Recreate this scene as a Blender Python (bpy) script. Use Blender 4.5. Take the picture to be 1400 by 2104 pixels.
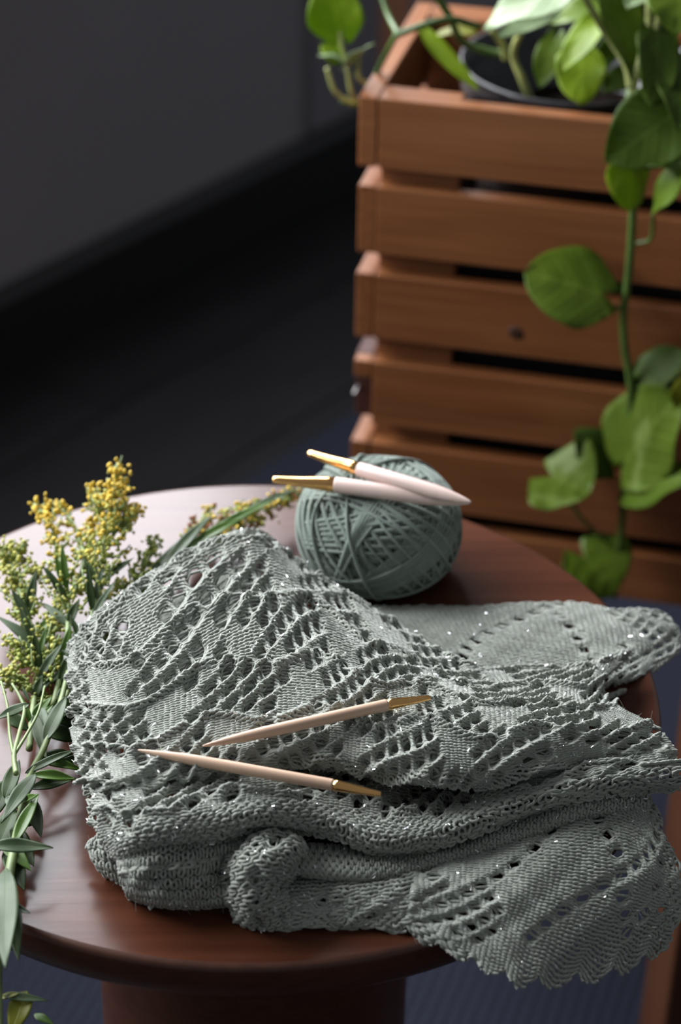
import bpy, math, random
import numpy as np
from mathutils import Vector, Matrix

random.seed(7)
rng = np.random.default_rng(11)
scene = bpy.context.scene
COL = scene.collection
for o in list(bpy.data.objects):
    bpy.data.objects.remove(o)

# ------------------------------------------------------------------ camera
TT = 0.50                                   # height of the table top above the floor (m)
FPX = 5000.0                                # focal length in pixels of the 1400 x 2104 frame
CAM = np.array([0.0, -0.9761, 0.6977 + TT])
PITCH, YAW, ROLL = 0.54706, 0.04247, 0.01774
_cp, _sp = math.cos(PITCH), math.sin(PITCH)
FW = np.array([math.sin(YAW) * _cp, math.cos(YAW) * _cp, -_sp])
_r = np.array([math.cos(YAW), -math.sin(YAW), 0.0])
_u = np.cross(_r, FW)
RT = math.cos(ROLL) * _r + math.sin(ROLL) * _u
UP = -math.sin(ROLL) * _r + math.cos(ROLL) * _u

cam = bpy.data.cameras.new('camera')
cam_o = bpy.data.objects.new('camera', cam)
COL.objects.link(cam_o)
cam_o.matrix_world = Matrix(((RT[0], UP[0], -FW[0], CAM[0]), (RT[1], UP[1], -FW[1], CAM[1]),
                             (RT[2], UP[2], -FW[2], CAM[2]), (0, 0, 0, 1)))
cam.sensor_fit = 'VERTICAL'
cam.sensor_height = 36.0
cam.lens = FPX / 2104 * 36
cam.clip_start = 0.05
cam.clip_end = 50
cam.dof.use_dof = True
cam.dof.focus_distance = 1.112
cam.dof.aperture_fstop = 6.3
scene.camera = cam_o

# ------------------------------------------------------------------ world, light, exposure
world = bpy.data.worlds.new('world')
scene.world = world
world.use_nodes = True
wb = world.node_tree.nodes['Background']
wb.inputs[0].default_value = (0.90, 0.94, 1.0, 1)
wb.inputs[1].default_value = 0.17
scene.view_settings.view_transform = 'Standard'
scene.view_settings.look = 'None'
scene.view_settings.gamma = 1.0
scene.view_settings.use_curve_mapping = False
scene.view_settings.exposure = 0.30


def rays(pts):
    pts = np.asarray(pts, float)
    return FW + ((pts[..., 0:1] - 700) / FPX) * RT - ((pts[..., 1:2] - 1052) / FPX) * UP


def at(px, py, h=0.0):
    """world point on the horizontal plane h metres above the table top that is seen at (px, py)"""
    d = rays(np.array([px, py]))
    t = (TT + h - CAM[2]) / d[2]
    return CAM + t * d


def at_arr(pxh):
    pxh = np.asarray(pxh, float)
    d = rays(pxh[..., :2])
    t = (TT + pxh[..., 2:3] - CAM[2]) / d[..., 2:3]
    return CAM + t * d


# wall on the left: its foot follows the baseboard line of the photograph
WA = at(0, 745, -TT)
WB = at(725, 366, -TT)
WDIR = (WB - WA) / np.linalg.norm(WB - WA)
WN = np.array([WDIR[1], -WDIR[0], 0.0])     # faces the room


def wallp(s, z, off=0.0):
    p = WA + WDIR * s + WN * off
    return np.array([p[0], p[1], z])


WIN_S0, WIN_S1, WIN_Z0, WIN_Z1 = -1.75, 0.50, 0.92, 1.86
sun = bpy.data.lights.new('window_daylight', 'AREA')
sun.shape = 'RECTANGLE'
sun.size = WIN_S1 - WIN_S0
sun.size_y = WIN_Z1 - WIN_Z0
sun.energy = 112
sun.color = (0.93, 0.945, 1.0)
sun_o = bpy.data.objects.new('window_daylight', sun)
COL.objects.link(sun_o)
_c = wallp((WIN_S0 + WIN_S1) / 2, (WIN_Z0 + WIN_Z1) / 2, -0.05)
_X = Vector(WDIR); _Z = Vector(-WN); _Y = _Z.cross(_X)
sun_o.matrix_world = Matrix(((_X.x, _Y.x, _Z.x, _c[0]), (_X.y, _Y.y, _Z.y, _c[1]), (_X.z, _Y.z, _Z.z, _c[2]), (0, 0, 0, 1)))


# ------------------------------------------------------------------ materials
MATS = {}


def newmat(name):
    m = bpy.data.materials.new(name)
    m.use_nodes = True
    MATS[name] = m
    nt = m.node_tree
    return m, nt, nt.nodes['Principled BSDF']


def N(nt, t, **kw):
    n = nt.nodes.new(t)
    for k, v in kw.items():
        setattr(n, k, v)
    return n


def ramp(nt, fac, stops):
    r = N(nt, 'ShaderNodeValToRGB')
    el = r.color_ramp.elements
    while len(el) < len(stops):
        el.new(0.5)
    for e, (p, c) in zip(el, stops):
        e.position = p
        e.color = (*c, 1)
    nt.links.new(fac, r.inputs[0])
    return r.outputs[0]


def coords(nt, scale=(1, 1, 1), rot=(0, 0, 0), rand=True, kind='Object'):
    tc = N(nt, 'ShaderNodeTexCoord')
    mp = N(nt, 'ShaderNodeMapping')
    mp.inputs['Scale'].default_value = scale
    mp.inputs['Rotation'].default_value = rot
    nt.links.new(tc.outputs[kind], mp.inputs[0])
    if rand:
        oi = N(nt, 'ShaderNodeObjectInfo')
        mu = N(nt, 'ShaderNodeMath', operation='MULTIPLY')
        mu.inputs[1].default_value = 37.0
        nt.links.new(oi.outputs['Random'], mu.inputs[0])
        ad = N(nt, 'ShaderNodeVectorMath', operation='ADD')
        nt.links.new(mp.outputs[0], ad.inputs[0])
        nt.links.new(mu.outputs[0], ad.inputs[1])
        return ad.outputs[0]
    return mp.outputs[0]


def noise(nt, vec, scale, detail=4, rough=0.55, dist=0.0):
    n = N(nt, 'ShaderNodeTexNoise')
    n.inputs['Scale'].default_value = scale
    n.inputs['Detail'].default_value = detail
    n.inputs['Roughness'].default_value = rough
    n.inputs['Distortion'].default_value = dist
    nt.links.new(vec, n.inputs['Vector'])
    return n.outputs['Fac']


def bump(nt, bsdf, h, strength, dist):
    b = N(nt, 'ShaderNodeBump')
    b.inputs['Strength'].default_value = strength
    b.inputs['Distance'].default_value = dist
    nt.links.new(h, b.inputs['Height'])
    nt.links.new(b.outputs[0], bsdf.inputs['Normal'])


def mixc(nt, fac, a, b, blend='MIX'):
    m = N(nt, 'ShaderNodeMix', data_type='RGBA', blend_type=blend)
    for sock, v in ((m.inputs[0], fac), (m.inputs[6], a), (m.inputs[7], b)):
        if isinstance(v, (int, float)):
            sock.default_value = v
        elif isinstance(v, tuple):
            sock.default_value = (*v, 1)
        else:
            nt.links.new(v, sock)
    return m.outputs[2]


def wood(name, dark, mid, light, rough, grain=(1.5, 45, 45), rot=(0, 0, 0), spec=0.5, bumpd=0.0004, coat=0.0, rand=True):
    m, nt, b = newmat(name)
    v = coords(nt, grain, rot, rand)
    n1 = noise(nt, v, 1.0, 6, 0.6, 0.6)
    n2 = noise(nt, v, 4.5, 3, 0.5)
    v2 = coords(nt, (3, 9, 9), rot, rand)
    n3 = noise(nt, v2, 2.0, 2)
    c = ramp(nt, n1, [(0.30, dark), (0.5, mid), (0.72, light)])
    c = mixc(nt, 0.42, c, ramp(nt, n2, [(0.38, dark), (0.62, light)]))
    c = mixc(nt, 0.45, c, ramp(nt, n3, [(0.35, mid), (0.65, light)]))
    nt.links.new(c, b.inputs['Base Color'])
    b.inputs['Roughness'].default_value = rough
    b.inputs['Specular IOR Level'].default_value = spec
    b.inputs['Coat Weight'].default_value = coat
    b.inputs['Coat Roughness'].default_value = 0.25
    bump(nt, b, n1, 0.35, bumpd)
    return m


def plain(name, col, rough=0.5, metal=0.0, spec=0.5, var=0.0, vscale=30.0, bumps=0.0, sheen=0.0):
    m, nt, b = newmat(name)
    b.inputs['Roughness'].default_value = rough
    b.inputs['Metallic'].default_value = metal
    b.inputs['Specular IOR Level'].default_value = spec
    b.inputs['Sheen Weight'].default_value = sheen
    b.inputs['Base Color'].default_value = (*col, 1)
    if var or bumps:
        v = coords(nt)
        n = noise(nt, v, vscale)
        if var:
            lo = tuple(c * (1 - var) for c in col)
            hi = tuple(min(1, c * (1 + var)) for c in col)
            nt.links.new(ramp(nt, n, [(0.3, lo), (0.7, hi)]), b.inputs['Base Color'])
        if bumps:
            bump(nt, b, n, 0.5, bumps)
    return m


def leafmat(name, lo, hi, rough=0.38, trans=0.35, scale=40.0, pale=None, spec=0.5):
    m, nt, b = newmat(name)
    v = coords(nt)
    n = noise(nt, v, scale, 4, 0.6, 0.4)
    c = ramp(nt, n, [(0.32, lo), (0.68, hi)])
    if pale:
        n2 = noise(nt, coords(nt, (1, 3, 1)), scale * 0.6, 3)
        c = mixc(nt, ramp(nt, n2, [(0.55, (0, 0, 0)), (0.72, (1, 1, 1))]), c, pale)
    # pale midrib and side veins from the leaf's own coordinates
    la_ = N(nt, 'ShaderNodeAttribute', attribute_name='leafco')
    sx = N(nt, 'ShaderNodeSeparateXYZ')
    nt.links.new(la_.outputs['Vector'], sx.inputs[0])

    def mth(op, a, b_=None, c_=None):
        q = N(nt, 'ShaderNodeMath', operation=op)
        for i_, v_ in enumerate((a, b_, c_)):
            if v_ is None:
                continue
            if isinstance(v_, (int, float)):
                q.inputs[i_].default_value = v_
            else:
                nt.links.new(v_, q.inputs[i_])
        return q.outputs[0]

    ab = mth('ABSOLUTE', sx.outputs[0])
    rib_ = mth('SUBTRACT', 1.0, mth('MINIMUM', mth('DIVIDE', ab, 0.045), 1.0))
    sv_ = mth('SINE', mth('MULTIPLY', mth('SUBTRACT', sx.outputs[1], mth('MULTIPLY', ab, 0.42)), 46.0))
    sv_ = mth('MULTIPLY', mth('POWER', mth('MAXIMUM', sv_, 0.0), 8.0), 0.55)
    sv_ = mth('MULTIPLY', sv_, sx.outputs[2])
    vein = mth('MAXIMUM', rib_, sv_)
    c = mixc(nt, mth('MULTIPLY', vein, 0.42), c, tuple(min(1.0, x * 1.9 + 0.03) for x in hi))
    nt.links.new(c, b.inputs['Base Color'])
    b.inputs['Roughness'].default_value = rough
    b.inputs['Specular IOR Level'].default_value = spec
    bump(nt, b, mth('SUBTRACT', n, mth('MULTIPLY', vein, 0.8)), 0.3, 0.0006)
    tr = N(nt, 'ShaderNodeBsdfTranslucent')
    g = mixc(nt, 0.35, c, (0.35, 0.55, 0.02))
    nt.links.new(g, tr.inputs[0])
    mx = N(nt, 'ShaderNodeMixShader')
    mx.inputs[0].default_value = trans
    out = nt.nodes['Material Output']
    nt.links.new(b.outputs[0], mx.inputs[1])
    nt.links.new(tr.outputs[0], mx.inputs[2])
    nt.links.new(mx.outputs[0], out.inputs[0])
    return m


def yarnmat(name, lo, hi, sheen=0.25):
    m, nt, b = newmat(name)
    at_ = N(nt, 'ShaderNodeAttribute', attribute_name='ply')
    v = coords(nt, rand=False)
    n = noise(nt, v, 900, 2)
    n2 = noise(nt, v, 60, 2)
    c = ramp(nt, n2, [(0.3, lo), (0.7, hi)])
    c = mixc(nt, 0.25, c, ramp(nt, n, [(0.35, tuple(x * 0.55 for x in lo)), (0.7, tuple(min(1, x * 1.35) for x in hi))]))
    c2 = mixc(nt, at_.outputs['Fac'], tuple(x * 0.72 for x in lo), c)
    c = mixc(nt, 0.6, c, c2)
    nt.links.new(c, b.inputs['Base Color'])
    b.inputs['Roughness'].default_value = 0.75
    b.inputs['Specular IOR Level'].default_value = 0.3
    b.inputs['Sheen Weight'].default_value = sheen
    b.inputs['Sheen Roughness'].default_value = 0.4
    bump(nt, b, n, 0.5, 0.0003)
    return m


wood('crate_wood', (0.105, 0.030, 0.008), (0.225, 0.078, 0.025), (0.305, 0.120, 0.043), 0.36, (2.0, 30, 60), spec=0.6, coat=0.15)
wood('casing_wood', (0.42, 0.16, 0.08), (0.58, 0.25, 0.14), (0.66, 0.3, 0.17), 0.6, (40, 40, 2.0))
wood('post_wood', (0.048, 0.015, 0.006), (0.078, 0.026, 0.010), (0.10, 0.038, 0.014), 0.5, (40, 40, 2.0))
wood('table_wood', (0.028, 0.008, 0.004), (0.058, 0.018, 0.009), (0.092, 0.031, 0.015), 0.24, (2.0, 34, 34), rot=(0, 0, math.radians(-42)), spec=0.22, bumpd=0.00035, rand=False)
wood('table_side_wood', (0.030, 0.009, 0.005), (0.055, 0.018, 0.009), (0.080, 0.028, 0.014), 0.36, (30, 30, 90), spec=0.45, bumpd=0.0002, rand=False)
wood('needle_wood', (0.50, 0.33, 0.22), (0.60, 0.41, 0.285), (0.66, 0.46, 0.33), 0.38, (4, 160, 160), bumpd=0.00005)
wood('sheen_needle_wood', (0.50, 0.37, 0.32), (0.57, 0.43, 0.38), (0.61, 0.47, 0.42), 0.35, (4, 160, 160), bumpd=0.00005)  # reflected window light put into the wood colour as a pinkish tint
wood('floor_wood', (0.006, 0.006, 0.007), (0.010, 0.010, 0.011), (0.016, 0.016, 0.017), 0.45, (1.2, 25, 25), bumpd=0.0008, spec=0.22)
plain('wall_paint', (0.26, 0.245, 0.265), 0.9, var=0.06, vscale=3)
plain('door_paint', (0.205, 0.198, 0.222), 0.85, var=0.05, vscale=3)
plain('baseboard_paint', (0.012, 0.012, 0.013), 0.45)
plain('white_paint', (0.75, 0.75, 0.74), 0.5)
plain('gold_metal', (0.80, 0.46, 0.17), 0.2, metal=1.0)
plain('silver_lurex', (0.93, 0.94, 0.96), 0.22, metal=1.0)
plain('pot_plastic', (0.018, 0.018, 0.021), 0.35)
plain('soil', (0.010, 0.0065, 0.0045), 1.0, spec=0.1, var=0.6, vscale=200, bumps=0.004)
plain('knot_wood', (0.045, 0.014, 0.006), 0.6)
plain('recess_shade_wood', (0.055, 0.015, 0.008), 0.6)  # shade of the recessed crate slat, painted into its colour
plain('nail_metal', (0.35, 0.33, 0.32), 0.4, metal=1.0)
plain('stem_green', (0.20, 0.27, 0.10), 0.5, var=0.3, vscale=60)
plain('vine_green', (0.07, 0.125, 0.022), 0.45, var=0.3, vscale=60)
plain('pale_vine_green', (0.33, 0.36, 0.12), 0.45, var=0.25, vscale=80)
plain('bud_green', (0.22, 0.27, 0.045), 0.7, var=0.45, vscale=150)
plain('bud_lime', (0.46, 0.45, 0.10), 0.7, var=0.35, vscale=150)
plain('floret_yellow', (0.62, 0.44, 0.05), 0.7, var=0.3, vscale=150)
plain('floret_brown', (0.24, 0.085, 0.03), 0.7, var=0.5, vscale=150)
leafmat('grey_green_leaf', (0.055, 0.092, 0.042), (0.105, 0.150, 0.078), 0.5, 0.18, spec=0.35)
leafmat('bright_leaf', (0.055, 0.12, 0.012), (0.10, 0.20, 0.025), 0.42, 0.3)
leafmat('dark_leaf', (0.020, 0.040, 0.010), (0.042, 0.075, 0.020), 0.5, 0.2, spec=0.25)
leafmat('yellow_leaf', (0.14, 0.16, 0.010), (0.26, 0.26, 0.018), 0.45, 0.4)
leafmat('pothos_green', (0.072, 0.130, 0.009), (0.130, 0.205, 0.015), 0.42, 0.34, 25, spec=0.35)
leafmat('pothos_lime', (0.16, 0.26, 0.010), (0.24, 0.34, 0.014), 0.45, 0.40, 25, spec=0.3)
leafmat('pothos_dark', (0.035, 0.070, 0.006), (0.07, 0.12, 0.012), 0.5, 0.3, 25, spec=0.22)
leafmat('pothos_pale', (0.17, 0.25, 0.10), (0.27, 0.35, 0.19), 0.42, 0.22, 40, spec=0.3)
leafmat('pothos_marbled', (0.088, 0.150, 0.013), (0.145, 0.220, 0.024), 0.42, 0.34, 25, pale=(0.30, 0.40, 0.12), spec=0.35)
yarnmat('shawl_yarn', (0.270, 0.291, 0.250), (0.368, 0.388, 0.340))
yarnmat('ball_yarn', (0.165, 0.205, 0.172), (0.225, 0.270, 0.230))
m, nt, b = newmat('rug_weave')
v = coords(nt, (1, 1, 1), (0, 0, math.radians(20)), False)
w = N(nt, 'ShaderNodeTexWave')
w.inputs['Scale'].default_value = 34
w.inputs['Distortion'].default_value = 1.2
w.inputs['Detail'].default_value = 2
nt.links.new(v, w.inputs['Vector'])
nt.links.new(ramp(nt, w.outputs['Fac'], [(0.2, (0.013, 0.015, 0.024)), (0.8, (0.016, 0.018, 0.028))]), b.inputs['Base Color'])
b.inputs['Roughness'].default_value = 0.95
b.inputs['Specular IOR Level'].default_value = 0.12
bump(nt, b, w.outputs['Fac'], 0.4, 0.002)
m, nt, b = newmat('window_glass')
b.inputs['Transmission Weight'].default_value = 1.0
b.inputs['Roughness'].default_value = 0.0
b.inputs['IOR'].default_value = 1.02


# ------------------------------------------------------------------ mesh helpers
def mesh_np(name, V, F, mat=None, smooth=True, attr=None):
    """V (n,3) floats, F (m,k) ints with k = 3 or 4"""
    V = np.ascontiguousarray(V, dtype=np.float32)
    F = np.ascontiguousarray(F, dtype=np.int32)
    me = bpy.data.meshes.new(name)
    k = F.shape[1]
    me.vertices.add(len(V))
    me.vertices.foreach_set('co', V.ravel())
    me.loops.add(F.size)
    me.loops.foreach_set('vertex_index', F.ravel())
    me.polygons.add(len(F))
    me.polygons.foreach_set('loop_start', np.arange(0, F.size, k, dtype=np.int32))
    me.polygons.foreach_set('use_smooth', np.full(len(F), smooth, dtype=bool))
    me.update(calc_edges=True)
    if attr is not None:
        a = me.attributes.new('ply', 'FLOAT', 'POINT')
        a.data.foreach_set('value', np.ascontiguousarray(attr, dtype=np.float32).ravel())
    if mat:
        me.materials.append(MATS[mat])
    return me


class MB:
    def __init__(self):
        self.v = []
        self.f = []

    def add(self, V, F):
        o = len(self.v)
        self.v += [tuple(map(float, p)) for p in V]
        self.f += [tuple(i + o for i in f) for f in F]
        return self

    def box(self, c, s, M=None):
        c = np.array(c, float)
        s = np.array(s, float) / 2
        V = [c + s * np.array(q) for q in ((-1, -1, -1), (1, -1, -1), (1, 1, -1), (-1, 1, -1), (-1, -1, 1), (1, -1, 1), (1, 1, 1), (-1, 1, 1))]
        if M is not None:
            V = [tuple(M @ Vector(p)) for p in V]
        return self.add(V, [(0, 3, 2, 1), (4, 5, 6, 7), (0, 1, 5, 4), (1, 2, 6, 5), (2, 3, 7, 6), (3, 0, 4, 7)])

    def tube(self, P, r, n=6, caps=True):
        P = np.asarray(P, float)
        r = np.broadcast_to(np.asarray(r, float), (len(P),))
        T = np.gradient(P, axis=0)
        T /= np.linalg.norm(T, axis=1)[:, None] + 1e-12
        ref = np.array([0, 0, 1.0]) if abs(T[0][2]) < 0.9 else np.array([1.0, 0, 0])
        V = []
        a = np.arange(n) * 2 * math.pi / n
        for i in range(len(P)):
            b = np.cross(T[i], ref)
            b /= np.linalg.norm(b) + 1e-12
            c = np.cross(b, T[i])
            ref = c
            for k in a:
                V.append(P[i] + r[i] * (math.cos(k) * b + math.sin(k) * c))
        F = []
        for i in range(len(P) - 1):
            for k in range(n):
                F.append((i * n + k, i * n + (k + 1) % n, (i + 1) * n + (k + 1) % n, (i + 1) * n + k))
        if caps:
            F.append(tuple(range(n - 1, -1, -1)))
            F.append(tuple((len(P) - 1) * n + k for k in range(n)))
        return self.add(V, F)

    def lathe(self, prof, n=48, c=(0, 0, 0)):
        V = []
        for r, z in prof:
            for k in range(n):
                a = 2 * math.pi * k / n
                V.append((c[0] + r * math.cos(a), c[1] + r * math.sin(a), c[2] + z))
        F = []
        for i in range(len(prof) - 1):
            for k in range(n):
                F.append((i * n + k, i * n + (k + 1) % n, (i + 1) * n + (k + 1) % n, (i + 1) * n + k))
        return self.add(V, F)

    def build(self, name, mat, parent=None, smooth=True, bevel=0.0, origin=None):
        if origin is not None:
            o = np.array(origin, float)
            self.v = [tuple(np.array(p) - o) for p in self.v]
        me = bpy.data.meshes.new(name)
        me.from_pydata(self.v, [], self.f)
        me.update()
        me.polygons.foreach_set('use_smooth', np.full(len(me.polygons), smooth, dtype=bool))
        me.materials.append(MATS[mat])
        ob = link(name, me, parent)
        if origin is not None:
            ob.location = Vector(origin)
        if bevel:
            md = ob.modifiers.new('bevel', 'BEVEL')
            md.width = bevel
            md.segments = 3
            md.limit_method = 'ANGLE'
            me.polygons.foreach_set('use_smooth', np.full(len(me.polygons), True, dtype=bool))
            md.harden_normals = True
        return ob


def link(name, me, parent=None):
    ob = bpy.data.objects.new(name, me)
    COL.objects.link(ob)
    if parent is not None:
        ob.parent = parent
    return ob


def tag(o, label=None, cat=None, group=None, kind=None):
    if label:
        o['label'] = label
    if cat:
        o['category'] = cat
    if group:
        o['group'] = group
    if kind:
        o['kind'] = kind
    return o


def thing(name, label, cat, group=None, loc=(0, 0, 0)):
    o = bpy.data.objects.new(name, None)
    o.empty_display_size = 0.05
    o.location = loc
    COL.objects.link(o)
    return tag(o, label, cat, group)


def catmull(P, n):
    """resample polyline P (k,d) to n points along a Catmull-Rom spline"""
    P = np.asarray(P, float)
    k = len(P)
    if k == 2:
        t = np.linspace(0, 1, n)[:, None]
        return P[0] * (1 - t) + P[1] * t
    Q = np.vstack([2 * P[0] - P[1], P, 2 * P[-1] - P[-2]])
    s = np.linspace(0, k - 1, n)
    i = np.minimum(s.astype(int), k - 2)
    t = (s - i)[:, None]
    p0, p1, p2, p3 = Q[i], Q[i + 1], Q[i + 2], Q[i + 3]
    return 0.5 * (2 * p1 + (p2 - p0) * t + (2 * p0 - 5 * p1 + 4 * p2 - p3) * t ** 2 + (3 * p1 - p0 - 3 * p2 + p3) * t ** 3)


def ico(sub=1):
    import bmesh
    bm = bmesh.new()
    bmesh.ops.create_icosphere(bm, subdivisions=sub, radius=1.0)
    V = np.array([v.co[:] for v in bm.verts])
    F = np.array([[v.index for v in f.verts] for f in bm.faces])
    bm.free()
    return V, F


ICO1 = ico(1)
ICO2 = ico(2)


def blobs(name, P, R, mat, parent, base=ICO1, squash=None):
    """many little solid balls joined into one mesh"""
    V0, F0 = base
    P = np.asarray(P, float)
    R = np.asarray(R, float)
    A = rng.normal(size=(len(P), 3, 3))
    Q = np.linalg.qr(A)[0]
    S = np.array(squash if squash is not None else (1, 1, 1))
    V = np.einsum('nij,vj->nvi', Q, V0 * S) * R[:, None, None] + P[:, None, :]
    F = F0[None] + (np.arange(len(P)) * len(V0))[:, None, None]
    return link(name, mesh_np(name, V.reshape(-1, 3), F.reshape(-1, 3), mat), parent)


# ------------------------------------------------------------------ the room
def slab(name, quad, thick, mat, parent=None):
    """horizontal quad with thickness downwards"""
    q = [np.array(p, float) for p in quad]
    b = [p - np.array([0, 0, thick]) for p in q]
    return MB().add(q + b, [(0, 1, 2, 3), (7, 6, 5, 4), (0, 4, 5, 1), (1, 5, 6, 2), (2, 6, 7, 3), (3, 7, 4, 0)]).build(name, mat, parent, smooth=False)


S0, S1_ = -2.6, 3.2
sub = MB()
sub.box((0, 0, -0.03), (1, 1, 0.02))
sub.v = [tuple(wallp(S0 if x < 0 else S1_, 0, 0.0 if y < 0 else 3.6)[:2]) + (z,) for x, y, z in sub.v]
floor = tag(sub.build('floor', 'floor_wood', smooth=False), kind='structure')
PW = 0.16
wy = 0.0
for i in range(int(3.6 / PW)):
    o0, o1 = i * PW + 0.0015, (i + 1) * PW - 0.0015
    cuts = [S0] + sorted([S0 + 0.9 + 0.55 * ((i * 37) % 5) / 5, S0 + 2.6 + 0.8 * ((i * 17) % 7) / 7, S0 + 4.2 + 0.5 * ((i * 11) % 3)]) + [S1_]
    for a, b_ in zip(cuts[:-1], cuts[1:]):
        mbp = MB().box((0, 0, -0.01), (1, 1, 0.02))
        cx = wallp((a + b_) / 2, 0, (o0 + o1) / 2)
        ang = math.atan2(WDIR[1], WDIR[0])
        mbp.v = [((x * (b_ - a - 0.002)), (y * (o1 - o0)), z) for x, y, z in mbp.v]
        pl = mbp.build('floor_plank', 'floor_wood', floor, smooth=False)
        pl.location = Vector((cx[0], cx[1], 0))
        pl.rotation_euler.z = ang


def wallbox(mb, s0, s1, z0, z1, o0, o1):
    V = [wallp(s, z, o) for z in (z0, z1) for s, o in ((s0, o0), (s1, o0), (s1, o1), (s0, o1))]
    return mb.add(V, [(0, 1, 2, 3), (7, 6, 5, 4), (0, 4, 5, 1), (1, 5, 6, 2), (2, 6, 7, 3), (3, 7, 4, 0)])


wl = MB()
wallbox(wl, S0, S1_, 0, WIN_Z0, -0.12, 0)
wallbox(wl, S0, S1_, WIN_Z1, 2.7, -0.12, 0)
wallbox(wl, S0, WIN_S0, WIN_Z0, WIN_Z1, -0.12, 0)
wallbox(wl, WIN_S1, S1_, WIN_Z0, WIN_Z1, -0.12, 0)
tag(wl.build('wall_left', 'wall_paint', smooth=False), 'dark grey painted wall behind the table', None, kind='structure')
wf = MB()
for a in ((WIN_S0, WIN_S1, WIN_Z0, WIN_Z0 + 0.05), (WIN_S0, WIN_S1, WIN_Z1 - 0.05, WIN_Z1), (WIN_S0, WIN_S0 + 0.05, WIN_Z0, WIN_Z1), (WIN_S1 - 0.05, WIN_S1, WIN_Z0, WIN_Z1)):
    wallbox(wf, *a, -0.04, 0.004)
win = tag(wf.build('window_1', 'white_paint', smooth=False), kind='structure')


# ------------------------------------------------------------------ baseboard, door, casing
def s_of(px, py, z):
    """wall coordinate of the point seen at (px, py), with its height"""
    d = rays(np.array([px, py]))
    t = np.dot(WA - CAM, WN) / np.dot(d, WN)
    p = CAM + t * d
    return float(np.dot(p - WA, WDIR)), float(p[2])


bb = MB()
BH = 0.086
prof = [(0, 0), (0.016, 0), (0.016, BH - 0.012), (0.012, BH - 0.004), (0.005, BH), (0, BH)]
V = [wallp(s, z, o) for s in (S0, S1_) for o, z in prof]
k = len(prof)
bb.add(V, [tuple(range(k - 1, -1, -1)), tuple(range(k, 2 * k))] + [(i, (i + 1) % k, k + (i + 1) % k, k + i) for i in range(k)])
tag(bb.build('baseboard_left', 'baseboard_paint', smooth=False), kind='structure')
sd0, zd = s_of(628, 120, 0)
sd1, zd2 = s_of(770, 60, 0)
sd2, _ = s_of(828, 60, 0)
door = MB()
wallbox(door, sd0, sd1, BH + 0.004, 2.05, 0.0, 0.010)
tag(door.build('door_1', 'door_paint', smooth=False, bevel=0.004), 'plain dark grey door leaf flush with the wall', kind='structure')
cas = MB()
wallbox(cas, sd1, sd2, BH + 0.004, 2.1, 0.0, 0.012)
tag(cas.build('trim_1', 'casing_wood', smooth=False, bevel=0.004), 'reddish brown wooden door casing behind the crate', kind='structure')

# ------------------------------------------------------------------ rug
rq = [at(560, 985, -TT), at(735, 835, -TT)]
rd = WDIR.copy()
ro = at(640, 915, -TT)
rn = WN.copy()
q = [ro - rd * 1.1, ro + rd * 1.3, ro + rd * 1.3 + rn * 1.5, ro - rd * 1.1 + rn * 1.5]
rg = slab('rug', [(p[0], p[1], 0.008) for p in q], 0.0075, 'rug_weave')
tag(rg, 'navy blue ribbed woven rug under the round table', 'rug')

# ------------------------------------------------------------------ round table
R = 0.2
tb = thing('round_table', 'round dark walnut pedestal table carrying the shawl', 'table', loc=(0, 0, 0))
TH = 0.024
prof = [(R - 0.0030, -0.0000), (R - 0.0012, -0.0006), (R - 0.0003, -0.0018), (R, -0.0035), (R - 0.0008, -0.012), (R - 0.0035, -0.019), (R - 0.0065, -TH + 0.0012), (R - 0.009, -TH), (0.09, -TH)]
nseg = 180
tv = [(R - 0.0030) * np.array([math.cos(2 * math.pi * i / nseg), math.sin(2 * math.pi * i / nseg), 0]) for i in range(nseg)]
tv += [np.array([0.5 * p[0], 0.5 * p[1], 0]) for p in tv] + [np.zeros(3)]
tf = [(i, (i + 1) % nseg, nseg + (i + 1) % nseg, nseg + i) for i in range(nseg)] + [(nseg + i, nseg + (i + 1) % nseg, 2 * nseg) for i in range(nseg)]
o = MB().add(tv, tf).build('table_top', 'table_wood', tb, smooth=False)
o.location = (0, 0, TT)
rim = MB().lathe(prof, nseg, (0, 0, 0))
rim.f = [tuple(reversed(f)) for f in rim.f]
rim.build('table_rim', 'table_side_wood', tb).location = (0, 0, TT)
MB().lathe([(0.0, -TH), (0.098, -TH), (0.096, -0.034), (0.084, -0.046), (0.082, -0.06), (0.080, -0.30), (0.090, -0.40), (0.115, -0.455), (0.118, -0.47), (0.0, -0.47)], 96, (0, 0, TT)).build('pedestal', 'table_side_wood', tb)
MB().lathe([(0.0, -0.468), (0.145, -0.468), (0.150, -0.474), (0.150, -TT + 0.012), (0.146, -TT + 0.008), (0.0, -TT + 0.008)], 96, (0, 0, TT)).build('base', 'table_side_wood', tb)

# ------------------------------------------------------------------ slatted crate with its pot
KC = 0.78
CB = CAM + KC * (np.array([0.0859, 0.826, TT - 0.45]) - CAM)     # front left foot of the crate
CANG = math.radians(-15.3)
CZ = CB[2]
SL = 0.345          # length of the front
DP = 0.176          # depth
TK = 0.0118         # slat thickness
SH = 0.0462
TOPS = [0.337, 0.2782, 0.2178, 0.1548, 0.0945, 0.0355]
crate = thing('slatted_crate', 'reddish brown slatted wooden crate holding the potted pothos', 'crate', loc=(CB[0], CB[1], CZ))
crate.rotation_euler.z = CANG
CM = Matrix.Translation(Vector((CB[0], CB[1], CZ))) @ Matrix.Rotation(CANG, 4, 'Z')


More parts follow.
